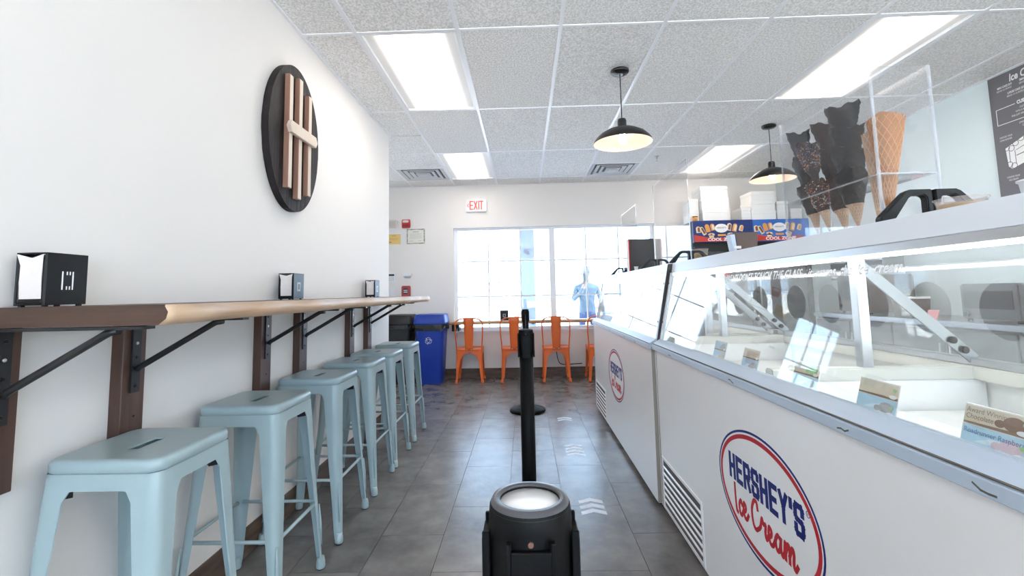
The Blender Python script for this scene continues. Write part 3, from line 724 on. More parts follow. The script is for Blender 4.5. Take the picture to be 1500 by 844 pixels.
# flavour cards standing just inside the front glass
def card(y_far, y_near, z0, z1, c_top, c_bot, blob, label, words, tilt=0):
    t = thing('flavor_card', label, 'flavor card', (FX+.050, (y_far+y_near)/2, z0), 0, 'flavor cards inside the freezer')
    W = abs(y_far-y_near); Hc = z1-z0; sl_ = .02/.07
    R = Matrix.Rotation(tilt, 3, 'X')
    def fn(u, v, d):
        p = R @ Vector((0, -u, v)); return (p.z*sl_-d, p.y, p.z)
    MB().prism([fn(u, v, 0) for u, v in ((-W/2, 0), (W/2, 0), (W/2, Hc), (-W/2, Hc))], (.0025, 0, 0)).build('backing', M_paper, t)
    a = MB().prism([fn(u, v, .0002) for u, v in ((-W/2+.002, Hc*.52), (W/2-.002, Hc*.52), (W/2-.002, Hc-.002), (-W/2+.002, Hc-.002))], (-.0005, 0, 0)).build('panel', c_top, t)
    MB().prism([fn(u, v, .0003) for u, v in ((-W/2+.002, Hc*.52), (W/2-.002, Hc*.52), (W/2-.002, Hc*.60), (-W/2+.002, Hc*.57))], (-.0007, 0, 0)).build('stripe', M_cardbr, a)
    b = MB().prism([fn(u, v, .0002) for u, v in ((-W/2+.002, .002), (W/2-.002, .002), (W/2-.002, Hc*.49), (-W/2+.002, Hc*.49))], (-.0005, 0, 0)).build('panel', c_bot, t)
    MB().prism([fn(u, v, .0003) for u, v in ((-W*.3, Hc*.12), (W*.1, Hc*.16), (W*.16, Hc*.30), (-W*.05, Hc*.28))], (-.0007, 0, 0)).build('swash', M_cardsw, b)
    for pa, vc, cc in ((a, .77, blob[0]), (b, .25, blob[1])):
        f = lambda u, v, d: fn(u, v, d+.0008)
        mb = MB().disc((W*.25, Hc*(vc-.02)), W*.16, Hc*.17, f, 22).disc((W*.05, Hc*(vc-.07)), W*.075, Hc*.09, f, 16)
        mb.build('scoop_picture', cc, pa)
        MB().disc((W*.38, Hc*(vc-.16)), W*.085, Hc*.055, lambda u, v, d: fn(u, v, d+.0016), 18).build('badge', M_logoW, pa)
        MB().disc((W*.40, Hc*(vc+.04)), W*.04, Hc*.05, lambda u, v, d: fn(u, v, d+.0016), 14).build('round_mark', M_cardgr, pa)
    f = lambda u, v, d: fn(u, v, d+.0009)
    for pa, lines, vc, mm in ((a, words[0], .90, M_cardbr), (b, words[1], .40, M_cardbl)):
        for k, ln in enumerate(lines):
            text('card_lettering', ln, .0115 if k < 2 else .006, mm, lambda u, v, d, k=k, vc=vc: f(-W/2+.005+u, Hc*vc-.006-k*.0105+v, d), pa)
    return t
M_cardtan = mat('card_tan', (.74, .66, .50), .6, noise=(22, .3, (.62, .54, .43))); M_cardblue = mat('card_blue', (.44, .68, .84), .6, noise=(22, .3, (.56, .76, .87)))
M_cardbr = mat('card_brown', (.24, .16, .10), .6); M_cardbl = mat('card_navy', (.10, .22, .45), .6); M_cardgr = mat('card_green', (.36, .60, .25), .6)
M_cardsw = mat('card_swash', (.72, .84, .90), .6)
M_choc = mat('scoop_choc', (.20, .10, .06), .6); M_swirl = mat('scoop_swirl', (.72, .55, .60), .6); M_van = mat('scoop_vanilla', (.70, .60, .45), .6); M_gry = mat('scoop_grey', (.45, .42, .42), .6)
blank = ((), ())
card(.872, .757, .890, .957, M_cardtan, M_cardblue, (M_choc, M_swirl), 'flavor card with brown top half and raspberry swirl picture below', (('Award Winning', 'Chocolate'), ('Roadrunner Raspberry',)))
card(1.132, 1.016, .890, .957, M_cardtan, M_cardblue, (M_van, M_gry), 'pale tan and blue flavor card just past the raspberry one', blank)
card(1.712, 1.597, .890, .957, M_cardtan, M_cardblue, (M_van, M_gry), 'faded blue flavor card, second from the freezer seam', blank)
card(1.965, 1.855, .886, .957, M_cardblue, M_cardblue, (M_gry, M_van), 'pale blue flavor card closest to the seam between the freezers', blank)
card(1.395, 1.280, .890, .957, M_cardtan, M_cardblue, (M_cardgr, M_gry), 'flavor card with a green picture, third from the freezer seam', blank)

# ================================================================== ON THE CANOPY
ZT = 1.312
def handle(x, y, label):
    t = thing('guard_bracket', label, 'bracket', (x, y, ZT), 0, 'black trapezoid brackets on the freezer tops')
    for s, nm in ((-1, 'a'), (1, 'b')):
        o = .131
        path = [(s*.131, .006), (s*.124, .020), (s*.062, .076), (s*.050, .080), (s*.006, .080), (s*.006, .004)]
        mb = MB()
        out = [(s*.131, 0), (s*.131, .016), (s*.066, .078), (s*.055, .083), (s*.0035, .083), (s*.0035, 0)]
        inn = [(s*.096, .011), (s*.060, .062), (s*.050, .069), (s*.024, .069), (s*.017, .062), (s*.017, .011)]
        A = [Vector((p[0], -.011, p[1])) for p in out]; B = [Vector((p[0], -.011, p[1])) for p in inn]
        for Y0 in (0,):
            n = 6; vs_ = A+B+[p+Vector((0, .022, 0)) for p in A]+[p+Vector((0, .022, 0)) for p in B]; fs = []
            for k in range(n):
                j = (k+1) % n
                fs += [(k, j, 6+j, 6+k), (12+k, 18+k, 18+j, 12+j), (k, 12+k, 12+j, j), (6+k, 6+j, 18+j, 18+k)]
            mb.add(vs_, fs)
        mb.build('bracket_half', M_black, t, bevel=.0022, seg=2)
handle(FX+.295, 1.165, 'black trapezoid bracket in front of the cone display case')
handle(FX+.295, 2.845, 'black trapezoid bracket beside the yellow cup near the freezer seam')
handle(FX+.295, 3.565, 'black trapezoid bracket in front of the dark menu holder')
handle(FX+.295, 4.175, 'black trapezoid bracket just beyond the dark menu holder')
handle(FX+.295, 4.760, 'black trapezoid bracket at the window end of the freezers')

# cone display case
CX0, CX1, CY0, CY1, CZ1, CTZ = .925, 1.082, 1.228, 1.672, 1.742, 1.452
case = thing('cone_display_case', 'clear acrylic display case holding dipped waffle cones', 'display case', ((CX0+CX1)/2, (CY0+CY1)/2, ZT))
hx, hy, hh = (CX1-CX0)/2, (CY1-CY0)/2, CZ1-ZT
MB().box(-hx, -hx+.004, -hy+.004, hy-.004, 0, hh).build('front_pane', M_acr, case)
MB().box(hx-.004, hx, -hy+.004, hy-.004, 0, hh).build('back_pane', M_acr, case)
for s, nm in ((-1, 'end_pane'), (1, 'end_pane')):
    MB().box(-hx, hx, s*hy-.002 if s > 0 else -hy, s*hy if s > 0 else -hy+.004, 0, hh).build(nm, M_acr, case)
for sx in (-1, 1):
    for sy in (-1, 1): MB().box(sx*hx-.004*(sx > 0)-.001, sx*hx+.004*(sx < 0)+.001, sy*hy-.004*(sy > 0)-.001, sy*hy+.004*(sy < 0)+.001, 0, hh).build('corner_edge', M_acre, case)
# tray with round holes
HOL = [(-.005, .160), (0, .085), (.002, .002), (.0, -.080), (.0, -.160)]
mb = MB(); zt = CTZ-ZT
bnd = [-hy+.004]+[(HOL[k][1]+HOL[k+1][1])/2 for k in range(4)][::-1]+[hy-.004]
for k, (hxc, hyc) in enumerate(HOL[::-1]):
    y0, y1 = bnd[k], bnd[k+1]; n = 24; T = [2*PI*q/n+PI/4 for q in range(n)]
    ci = [(hxc+.026*math.cos(a), hyc+.026*math.sin(a)) for a in T]; sq = []
    for a in T:
        c_, s_ = math.cos(a), math.sin(a); m = max(abs(c_), abs(s_)); sq.append((c_/m*(hx-.004), (y0+y1)/2+s_/m*(y1-y0)/2))
    mb.loft([[(*p, zt) for p in sq], [(*p, zt) for p in ci], [(*p, zt+.005) for p in ci], [(*p, zt+.005) for p in sq]], True, smooth=False)
mb.build('tray', M_acr, case)
MB().box(-hx+.004, -hx+.006, -hy+.004, hy-.004, zt, zt+.005).box(hx-.006, hx-.004, -hy+.004, hy-.004, zt, zt+.005).box(-hx+.004, hx-.004, -hy+.004, -hy+.006, zt, zt+.005).build('tray_edge', M_acre, case)

def wafflemat():
    m = mat('waffle', (.40, .165, .052), .7, noise=(30, .3, (.32, .125, .038)))
    return m
M_waf = wafflemat(); M_wafl = mat('waffle_ridge', (.56, .27, .105), .7); M_wafp = mat('waffle_pale', (.56, .38, .25), .7, noise=(30, .3, (.48, .30, .19)))
M_wafpl = mat('waffle_pale_ridge', (.62, .46, .33), .7)
M_dip = mat('chocolate_dip', (.012, .010, .010), .5, spec=.3, bump=(70, .5)); M_dipb = mat('chocolate_dip_brown', (.042, .022, .018), .55, spec=.3, bump=(80, .5))
M_sprk = [mat('sprinkle_%s' % n_, c, .5) for n_, c in (('red', (.5, .06, .04)), ('orange', (.6, .25, .05)), ('white', (.6, .55, .5)), ('blue', (.10, .14, .32)), ('brown', (.18, .08, .05)))]
def cone_stack(tip, top, label, style, n=3, rt=.030):
    """stack of nested waffle cones from its tip to the rim centre of the topmost cone"""
    tip, top = Vector(tip), Vector(top); ax = top-tip; L = ax.length; ax.normalize()
    t = thing('waffle_cone_stack', label, 'waffle cones', tip, 0, 'waffle cones in the display case')
    q = Vector((0, 0, 1)).rotation_difference(ax).to_matrix()
    # every cone is 0.155 long; the stack steps up along the axis
    cl = .172; step = (L-cl)/max(1, n-1) if n > 1 else 0
    if n == 1: cl = L
    rr = random.Random(hash(label) % 1000 if False else len(label)*7)
    for k in range(n):
        z0 = k*step; dark = style in ('black', 'brown', 'sprinkle')
        s0 = .0 if k == 0 else .30
        m = MB(); N = 30; loops = []
        for i in range(15):
            f = s0+(1-s0)*i/14; lp = []
            for j in range(N):
                a = 2*PI*j/N
                r = .002+rt*(f**1.02)
                if dark and f > .42: r += .003*math.sin(a*3+k*2)+.0025*math.sin(i*2.1+a*5)*f+.003
                zz = z0+cl*f+(.009*math.sin(a*2+k)+.005*math.sin(a*7+k*3)*(1 if dark else .4))*(max(0, f-.8)/.2)
                lp.append(q@Vector((r*math.cos(a), r*math.sin(a), zz)))
            loops.append(lp)
        inner = []
        for i, f in enumerate((1.0, .8, .55)):
            inner.append([q@Vector(((rt*f-.003)*math.cos(2*PI*j/N), (rt*f-.003)*math.sin(2*PI*j/N), z0+cl*f+(.009*math.sin(4*PI*j/N+k) if i == 0 else 0))) for j in range(N)])
        m.loft(loops, True, k == 0); m.loft([loops[-1]]+inner, True, False, True)
        nb = 6 if (dark and k == 0) else 0
        if dark and k == 0:
            for fi in range(len(m.f)):
                if fi < nb*N: m.mi[fi] = 1
        base_m = {'black': M_dip, 'brown': M_dipb, 'sprinkle': M_dipb, 'waffle': M_waf, 'pale': M_wafp}[style]
        co = m.build('cone', [base_m, M_wafp], t, recalc=False)
        # waffle ridges: two families of spirals
        if style in ('waffle', 'pale') or k == 0:
            mw = MB(); fmax = 1.0 if style in ('waffle', 'pale') else .43; f0 = s0 if k else .12
            for d in (-1, 1):
                for b in range(13):
                    pts = []
                    for i in range(13):
                        f = f0+(fmax-f0)*i/12; a = 2*PI*b/13+d*f*4.2; r = .002+rt*(f**1.02)+.0006
                        pts.append(q@Vector((r*math.cos(a), r*math.sin(a), z0+cl*f)))
                    mw.tube(pts, .0010, 4, False)
            mw.build('waffle_ridge', M_wafl if style == 'waffle' else M_wafpl, co)
        if style == 'sprinkle':
            ms = MB()
            for s_ in range(330):
                f = rr.uniform(.5, 1.0); a = rr.uniform(0, 2*PI); r = .002+rt*f+.0055+.003*math.sin(a*3+k*2); zz = z0+cl*f
                c = q@Vector((r*math.cos(a), r*math.sin(a), zz)); dv = Vector((rr.uniform(-1, 1), rr.uniform(-1, 1), rr.uniform(-1, 1))).normalized()*.0028
                ms.bar(c-dv, c+dv, .0014, .0014, (0.3, .2, 1), mi=rr.randrange(5))
            o = ms.build('sprinkles', M_sprk, co); o['kind'] = 'stuff'
    return t
cone_stack((.990, 1.600, 1.335), (.966, 1.634, 1.695), 'black chocolate-dipped waffle cones at the far end of the display case', 'black', 3, .030)
cone_stack((.985, 1.530, 1.335), (.955, 1.571, 1.635), 'sprinkle-coated chocolate-dipped waffle cones in the display case', 'sprinkle', 2, .027)
cone_stack((1.028, 1.520, 1.335), (1.028, 1.585, 1.705), 'brown chocolate-dipped waffle cones beside the sprinkled ones', 'brown', 3, .037)
cone_stack((1.003, 1.428, 1.335), (1.003, 1.452, 1.716), 'tall black chocolate-dipped waffle cones in the middle of the display case', 'black', 4, .042)
cone_stack((1.014, 1.362, 1.345), (1.022, 1.352, 1.600), 'pale waffle cone partly behind the plain brown one', 'pale', 1, .032)
cone_stack((1.000, 1.300, 1.335), (.998, 1.282, 1.620), 'plain golden-brown waffle cone beside the case corner', 'waffle', 1, .041)

# acrylic sneeze panels
def panel(y0, y1, z1, label, x=FX+.295):
    t = thing('sneeze_guard_panel', label, 'acrylic panel', (x, (y0+y1)/2, ZT), 0, 'clear acrylic panels on the freezers')
    L = (y1-y0)/2; hgt = z1-ZT
    MB().box(-.002, .002, -L+.003, L-.003, .0, hgt-.003).build('pane', M_acr, t)
    for a, b, c, d in ((-L, -L+.003, 0, hgt), (L-.003, L, 0, hgt), (-L+.003, L-.003, hgt-.003, hgt)): MB().box(-.0025, .0025, a, b, c, d).build('edge', M_acre, t)
panel(2.830, 3.585, 1.955, 'tall clear acrylic guard panel standing by the freezer seam')
panel(4.160, 4.775, 1.925, 'shorter clear acrylic guard panel near the window end of the freezers')

# menu holder, cups, boxes on the canopy
M_binder = mat('binder_dark', (.028, .024, .024), .5, noise=(30, .3, (.02, .018, .018)))
t = thing('menu_holder', 'dark upright menu box with a red edge on the far freezer', 'menu holder', (.965, 3.90, ZT))
MB().box(-.092, .108, 0, .045, 0, .275).build('box', M_binder, t, bevel=.003, seg=1)
MB().box(-.100, -.0925, .0, .045, 0, .275).build('red_edge', M_logoR, t)
MB().box(-.110, -.1005, .002, .043, 0, .270).build('page_edge', M_paper, t)
def cup(x, y, z, r0, r1, h, label, m, fill=None, name='plastic_cup', cat='cup'):
    t = thing(name, label, cat, (x, y, z))
    MB().lathe([(r0, 0), (r1, h), (r1+.003, h), (r1+.003, h+.003), (r1-.002, h+.003), (r1-.002, h-.002), (r0-.001, .002)], n=32, cap1=True).build('wall', m, t)
    if fill: MB().lathe([(r0-.002, .003), (r0+(r1-r0)*.72-.002, h*.72), (.001, h*.72)], n=32).build('filling', fill, t)
    return t
M_yel = mat('yellow_paste', (.75, .47, .06), .5); M_clearcup = glassmat('cup_plastic', (.95, .93, .92), 1.45, .22, 1.0, (.8, .72, .68))
cup(.962, 1.050, ZT, .039, .044, .036, 'shallow clear cup of yellow topping beside the black bracket of the cone case', M_clearcup, M_yel)
cup(1.085, 2.935, ZT, .040, .050, .095, 'clear cup with yellow contents behind the bracket at the freezer seam', M_clearcup, M_yel)
cup(.912, .838, ZT, .026, .030, .030, 'small white paper cup at the freezer top in front of the menu board', M_white)
cup(.895, 3.80, ZT, .012, .016, .040, 'tiny white sample cup before the dark menu holder', M_white)
t = thing('card_holder', 'dark brown slanted card box with pale labels on the freezer top', 'box', (1.088, 2.32, ZT))
M_brn = mat('brown_card', (.105, .068, .055), .6, noise=(12, .3, (.085, .055, .045)))
MB().prism([(-.045, 0, 0), (.048, 0, 0), (.055, 0, .125), (-.055, 0, .125)], (0, .09, 0)).build('box', M_brn, t, bevel=.002, seg=1)
MB().prism([(-.062, -.001, 0), (-.0465, -.001, 0), (-.0565, -.001, .115), (-.078, -.001, .115)], (0, .05, 0)).build('card_bundle', mat('card_pale_blue', (.50, .58, .70), .6), t)
MB().box(-.062, -.030, -.004, -.0015, .045, .058).build('label', M_paper, t)

# ================================================================== BACK-RIGHT: upright freezers, boxes
M_dkblue = mat('sign_navy', (.012, .03, .16), .35); M_midblue = mat('sign_blue', (.03, .14, .50), .35); M_sred = mat('sign_red', (.60, .05, .035), .35)
M_cream = mat('sign_cream', (.80, .68, .48), .5); M_ornge = mat('sign_caramel', (.75, .32, .07), .5); M_brown = mat('sign_chocolate', (.22, .07, .035), .5)
def cool_freezer(x, y, label, hdr_blue, W=.372):
    t = thing('upright_freezer', label, 'freezer', (x, y, 0), 0, 'upright display freezers')
    D, H = .62, 2.025
    MB().box(-W, W, .035, D, .06, H).build('cabinet', M_blackm, t, bevel=.006)
    MB().box(-W+.02, W-.02, .06, D-.02, 0, .06).build('plinth', M_black, t)
    dr = MB().box(-W+.005, -W+.06, -.006, .034, .12, 1.70).box(W-.06, W-.005, -.006, .034, .12, 1.70).box(-W+.06, W-.06, -.006, .034, .12, .20).box(-W+.06, W-.06, -.006, .034, 1.63, 1.70).build('door', M_blackm, t)
    MB().box(-W+.061, W-.061, .010, .016, .201, 1.629).build('door_glass', M_acr, dr)
    MB().box(-W+.061, W-.061, .020, .034, .201, 1.629).build('door_interior', mat('freezer_inside', (.16, .16, .165), .5, noise=(14, .3, (.05, .05, .055))), dr)
    MB().cyl((-W+.035, -.035, .85), (-W+.035, -.035, 1.3), .010, n=10).build('handle', M_alu, dr)
    hd = MB().box(-W, W, -.012, .034, 1.745, H-.001).build('header', [M_dkblue, M_midblue][hdr_blue], t, bevel=.004, seg=1)
    f = lambda u, v, d: (u, -.0125-d, 1.75+v)
    MB().prism([f(u, v, 0) for u, v in ((-W+.006, .004), (W-.006, .004), (W-.10, .062), (.0, .052), (-W+.16, .062), (-W+.006, .095))], (0, -.0008, 0)).build('red_band', M_sred, hd)
    def bar(u, v, a, w_, h_, m1, m2, nm='treat_picture'):
        R2 = Matrix.Rotation(a, 2); P = []
        for k in range(15):
            th = PI*k/14; P.append((w_/2*math.cos(th), h_*.25+w_/2*math.sin(th)))
        P += [(-w_/2, -h_/2), (w_/2, -h_/2)]
        q2 = [R2@Vector(p) for p in P]
        o = MB().prism([f(u+p.x, v+p.y, .0008) for p in q2], (0, -.0006, 0)).build(nm, m1, hd)
        q3 = [R2@Vector((p[0]*.55+w_*.12, p[1]*.75)) for p in P]
        MB().prism([f(u+p.x, v+p.y, .0014) for p in q3], (0, -.0004, 0)).build('treat_inset', m2, o)  # second printed colour inside each treat picture
    for u, v, a, w_, h_, m1, m2 in ((-.31, .155, .1, .055, .07, M_cream, M_brown), (-.255, .145, .5, .045, .12, M_cream, M_brown), (-.195, .175, .25, .055, .10, M_ornge, M_ornge), (-.13, .185, .2, .055, .08, M_ornge, M_cream), (.075, .185, -.2, .055, .09, M_cream, M_brown), (.145, .175, -.25, .055, .10, M_ornge, M_cream), (.225, .165, -.3, .05, .07, M_cream, M_ornge)):
        bar(u, v, a, w_, h_, m1, m2)
    for u in (-.15, .09):
        o = MB().disc((u, .093), .042, .020, lambda a, b, d: f(a, b, d+.0016), 20).prism([f(u-.036, .09, .0016), f(u+.036, .09, .0016), f(u+.026, .055, .0016), f(u-.026, .055, .0016)], (0, -.0006, 0)).build('cup_picture', M_cream, hd)
        MB().disc((u, .097), .014, .008, lambda a, b, d: f(a, b, d+.0024), 14).build('topping', M_sred, o)
    MB().prism([f(-.07, .072, .0012), f(.03, .072, .0012), f(.03, .096, .0012), f(-.07, .096, .0012)], (0, -.0006, 0)).build('treat_picture', M_ornge, hd)
    o = MB().disc((-.022, .172), .082, .056, lambda a, b, d: f(a, b, d+.0020), 36).build('badge', M_logoW, hd)
    text('badge_lettering', "HERSHEY'S", .028, mat('badge_grey', (.42, .30, .26), .5), lambda a, b, d: f(-.022+a, .168+b, d+.0028), o, align='CENTER', sx=.85, offset=.0008)
    text('header_lettering', 'COOL ZONE', .052, M_logoW, lambda a, b, d: f(-.015+a, .014+b, d+.0024), hd, align='CENTER', sx=1.22, offset=.0022, shear=.1)
    return t
cool_freezer(2.515, 5.98, 'dark upright freezer with navy header sign, beside the window', 0)
cool_freezer(3.245, 6.00, 'dark upright freezer with brighter blue header sign, in the room corner', 1, .349)
def wbox(x0, x1, y0, y1, z0, z1, label):
    t = thing('white_box', label, 'box', ((x0+x1)/2, y0, z0), 0, 'white card boxes on the upright freezers')
    W = (x1-x0)/2; D = y1-y0; H = z1-z0
    MB().box(-W, W, 0, D, 0, H-.045).build('box_base', M_boxw, t, bevel=.002, seg=1)
    MB().box(-W-.003, W+.003, -.003, D+.003, H-.0445, H-.001).build('box_lid', M_boxw, t, bevel=.002, seg=1)
ZB = 2.0265
st = 'white card box, %s of the stack of three on the navy-sign freezer'
for k, nm in enumerate(('bottom', 'middle', 'top')): wbox(2.29+k*-.005, 2.64-k*.012, 6.02, 6.34, ZB+k*.148, ZB+(k+1)*.148, st % nm)
for k, nm in enumerate(('lower', 'upper')): wbox(2.155, 2.275, 6.10, 6.36, ZB+k*.150, ZB+(k+1)*.150, 'narrow white card box, %s of two beside the tall stack' % nm)
for k, nm in enumerate(('bottom', 'middle', 'top')): wbox(2.925+k*.004, 3.235-k*.006, 6.06, 6.36, ZB+k*.125, ZB+(k+1)*.125, 'white card box, %s of the stack of three on the blue-sign freezer' % nm)
for k, nm in enumerate(('lower', 'upper')): wbox(2.80, 2.915, 6.06, 6.36, ZB+k*.085, ZB+(k+1)*.085, 'small white card box, %s of two between the freezers' % nm)
for k, nm in enumerate(('lower', 'upper')): wbox(3.26, 3.40, 6.08, 6.36, ZB+k*.12, ZB+(k+1)*.12, 'white card box, %s of two behind the pendant lamp' % nm)
wbox(3.42, 3.56, 6.06, 6.34, ZB, ZB+.14, 'white card box standing alone against the mint wall')
t = thing('orange_tub', 'small orange and black tub beside the narrow white boxes', 'tub', (2.205, 6.055, ZB))
MB().lathe([(.028, 0), (.034, .055), (.001, .055)], n=20).build('tub', M_ornge, t); MB().lathe([(.035, .0555), (.035, .066), (.001, .067)], n=20).build('lid', M_black, t)

# service counter by the right wall, seen through the freezer glass
M_steel = mat('steel_counter', (.42, .43, .44), .3, metal=.6); M_cab = mat('cabinet_grey', (.20, .195, .19), .5)
for k, y in enumerate((1.0, 2.0, 3.0, 4.0)):
    t = thing('base_cabinet', 'grey base cabinet under the service worktop, %s from the room corner' % ['fourth', 'third', 'second', 'first'][k], 'cabinet', (3.29, y+.5, 0), 0, 'service counter cabinets')
    MB().box(-.27, .30, -.497, .497, .08, .86).build('body', M_cab, t); MB().box(-.22, .30, -.497, .497, 0, .08).build('plinth', M_black, t)
    for s in (-1, 1):
        d = MB().box(-.29, -.271, s*.25-.24, s*.25+.24, .10, .84).build('door', M_cab, t, bevel=.003, seg=1)
        MB().cyl((-.305, s*.04, .6), (-.305, s*.04, .74), .006, n=8).build('handle', M_alu, d)
o = MB().box(2.98, 3.598, .99, 5.01, .862, .90).build('service_worktop', M_steel, bevel=.004); tag(o, 'long steel worktop along the mint wall', 'worktop')
M_eq = mat('appliance_steel', (.55, .56, .57), .25, metal=.7)
def appliance(y, w_, h_, label, m, name='countertop_machine'):
    t = thing(name, label, 'appliance', (3.28, y, .9005), 0)
    MB().box(-.20, .22, -w_/2, w_/2, .02, h_).build('body', m, t, bevel=.012)
    MB().box(-.206, -.2005, -w_/2+.03, w_/2-.03, h_*.35, h_-.05).build('front_panel', M_blackm, t)
    for a in (-.17, .18):
        for b in (-w_/2+.03, w_/2-.03): MB().cyl((a, b, 0), (a, b, .0205), .014, n=10).build('foot', M_rubber, t)
    MB().cyl((-.2065, w_/2-.06, h_*.2), (-.222, w_/2-.06, h_*.2), .016, n=14).build('knob', M_black, t)
appliance(4.55, .42, .36, 'squat brown-grey counter machine at the corner end of the worktop', mat('machine_brown', (.12, .085, .07), .45))
appliance(3.25, .40, .26, 'low dark counter machine under the menu board', mat('machine_dark', (.09, .085, .085), .4))
t = thing('wall_shelf', 'white wall shelf rack holding stacked cups', 'shelf', (3.598, 4.95, 1.25))
for z in (0, .16, .32): MB().box(-.22, 0, -.38, .38, z, z+.012).build('shelf_board', M_white, t)
for y in (-.385, .38): MB().box(-.20, 0, y, y+.006, -.02, .36).build('shelf_side', M_alu, t)
cupm = MB().lathe([(.034, 0), (.044, .09), (.046, .105), (.042, .105), (.033, .006)], n=18)
for z, n, bd in ((1.2625, 5, 'lowest'), (1.4225, 4, 'middle'), (1.5825, 5, 'top')):
    for k in range(n):
        blue = bd == 'top' and k % 2 == 0
        o = cupm.build('cup_stack', mat('cup_blue', (.12, .38, .75), .5) if blue else M_white); o.location = (3.49, 5.20-k*.13, z)
        tag(o, '%s paper cup stack on the %s board of the wall shelf, %s from the freezers' % ('blue' if blue else 'white', bd, ORD[k]), 'cups', 'cup stacks on the wall shelf')
for k, y in enumerate((3.85, 4.02)):
    t = thing('topping_tub', 'brown topping tub with pale lid on the worktop, %s counter machine' % ['beside the low dark', 'closer to the squat brown'][k], 'tub', (3.12, y, .9005), 0, 'topping tubs on the worktop')
    MB().lathe([(.06, 0), (.07, .15), (.001, .15)], n=22).build('tub', M_brn, t); MB().lathe([(.072, .1505), (.072, .165), (.001, .166)], n=22).build('lid', M_boxw, t)
o = MB().box(3.02, 3.16, 2.40, 2.78, .901, .918).box(3.02, 3.15, 2.40, 2.75, .9185, .935).build('folded_towel', mat('towel', (.66, .62, .58), .95, bump=(60, .5)), bevel=.008); tag(o, 'folded pale towel on the steel worktop', 'towel')
t = thing('paper_notice', 'small pink note standing on the worktop', 'note', (3.05, 3.62, .9005)); MB().prism([(0, 0, 0), (0, .1, 0), (.03, .1, .07), (.03, 0, .07)], (.003, 0, 0)).build('note', mat('pink_paper', (.75, .36, .36), .7), t)

# menu board
M_menu = mat('menu_grey', (.145, .14, .152), .55, noise=(3, .3, (.135, .13, .142))); M_chalk = mat('menu_white', (.80, .80, .80), .6)
t = thing('menu_board', 'tall dark grey ice cream cake menu board on the mint wall', 'menu board', (3.598, 3.585, 1.45))
MB().box(-.016, 0, -1.25, 0, 0, 1.258).build('board', M_menu, t)
fm = lambda u, v, d: (-.0165-d, -u, v)
def mtext(s_, size, u, v, **k): text('menu_lettering', s_, size, M_chalk, lambda a, b, d: fm(u+a, v+b, d), t, **k)
mtext('Ice Cream', .074, .155, 1.180, offset=.0022, shear=.15, sx=.72)
mtext('MINI CAKE $19', .022, .066, 1.152, offset=.0006, sx=.72); mtext('SERVES 4-6 PEOPLE', .018, .060, 1.130, sx=.72)
mtext('SMALL CAKE', .022, .225, 1.152, offset=.0006, sx=.72); mtext('SERVES 8', .018, .220, 1.130, sx=.72)
mtext('LARGE CAKE $35', .022, .135, 1.092, offset=.0006, sx=.72); mtext('SERVES 12-16 PEOPLE', .018, .128, 1.070, sx=.72)
MB().plate([(.175, 1.004), (.040, 1.002), (.040, .884), (.60, .884), (.60, 1.002), (.40, 1.002)], .0045, fm).build('menu_box', M_chalk, t)
mtext('CUSTOM', .034, .190, .996, offset=.0016, sx=.8)
for k, s_ in enumerate(('CUSTOMIZE', 'WITH A MESSAGE', 'FREE, JUST ASK US')): mtext(s_, .018, .205-.03*k, .962-.024*k, sx=.72)
for k, s_ in enumerate(('CHOOSE YOUR', 'CAKE OR PIE', 'SIZE')): mtext(s_, .020, .19+.02*k, .850-.024*k, sx=.72)
mtext('CHOOSE YOUR', .018, .042, .782, sx=.72); mtext('ICING BORDER', .018, .042, .760, sx=.72)
mtext('CHOOSE YOUR', .018, .062, .478, sx=.72); mtext('ICE CREAM', .018, .075, .456, sx=.72)
# cake drawing
ck = MB().prism([fm(u, v, .0003) for u, v in ((.075, .70), (.30, .79), (.60, .79), (.60, .60), (.30, .60), (.11, .54), (.085, .56))], (-.0008, 0, 0)).build('cake_drawing', M_chalk, t)
f3 = lambda u, v, d: fm(u, v, d+.0014)
mb = MB()
for u, v in ((.085, .70), (.118, .69), (.15, .72), (.19, .745), (.235, .765), (.28, .785), (.095, .575), (.125, .56)): mb.disc((u, v), .022, .022, f3, 16, hole=(.018, .018))
mb.plate([(.10, .68), (.10, .59)], .004, f3).plate([(.14, .67), (.14, .57)], .004, f3).plate([(.15, .67), (.30, .72), (.60, .72)], .004, f3).plate([(.15, .63), (.30, .66), (.60, .66)], .006, f3)
mb.build('cake_outline', M_menu, ck)

# ================================================================== BACK WALL FITTINGS
def wallthing(name, label, cat, x, z): return thing(name, label, cat, (x, YB-.0005, z))
t = wallthing('exit_sign', 'white exit sign with red letters above the window', 'exit sign', -.668, 2.428)
MB().prism([(p[0], 0, p[1]) for p in [(q[0], q[1]) for q in rrect(.148, .092, .022, 0, 5)]], (0, -.042, 0)).build('housing', M_white, t, bevel=.006)
fx_ = lambda u, v, d: (u, -.0425-d, v)
M_exit = mat('exit_red', (.82, .07, .04), .5, emit=((1, .10, .06), .25))
for k, (path, u0) in enumerate((([[(1, 0), (0, 0), (0, 1), (1, 1)], [(0, .5), (.85, .5)]], -.086), ([[(0, 0), (1, 1)], [(0, 1), (1, 0)]], -.026), ([[(0, 0), (0, 1)]], .040), ([[(.5, 0), (.5, 1)], [(0, 1), (1, 1)]], .056))):
    mb = MB()
    for p in path: mb.plate([(u0+a*.040, -.056+b*.112) for a, b in p], .0155, fx_)
    mb.build('exit_letter', M_exit, t)
MB().plate([(-.108, .022), (-.124, 0), (-.108, -.022)], .009, fx_).build('arrow', M_exit, t)
t = wallthing('alarm_horn', 'beige alarm horn box on the end wall by the corner', 'alarm', -1.875, 2.185)
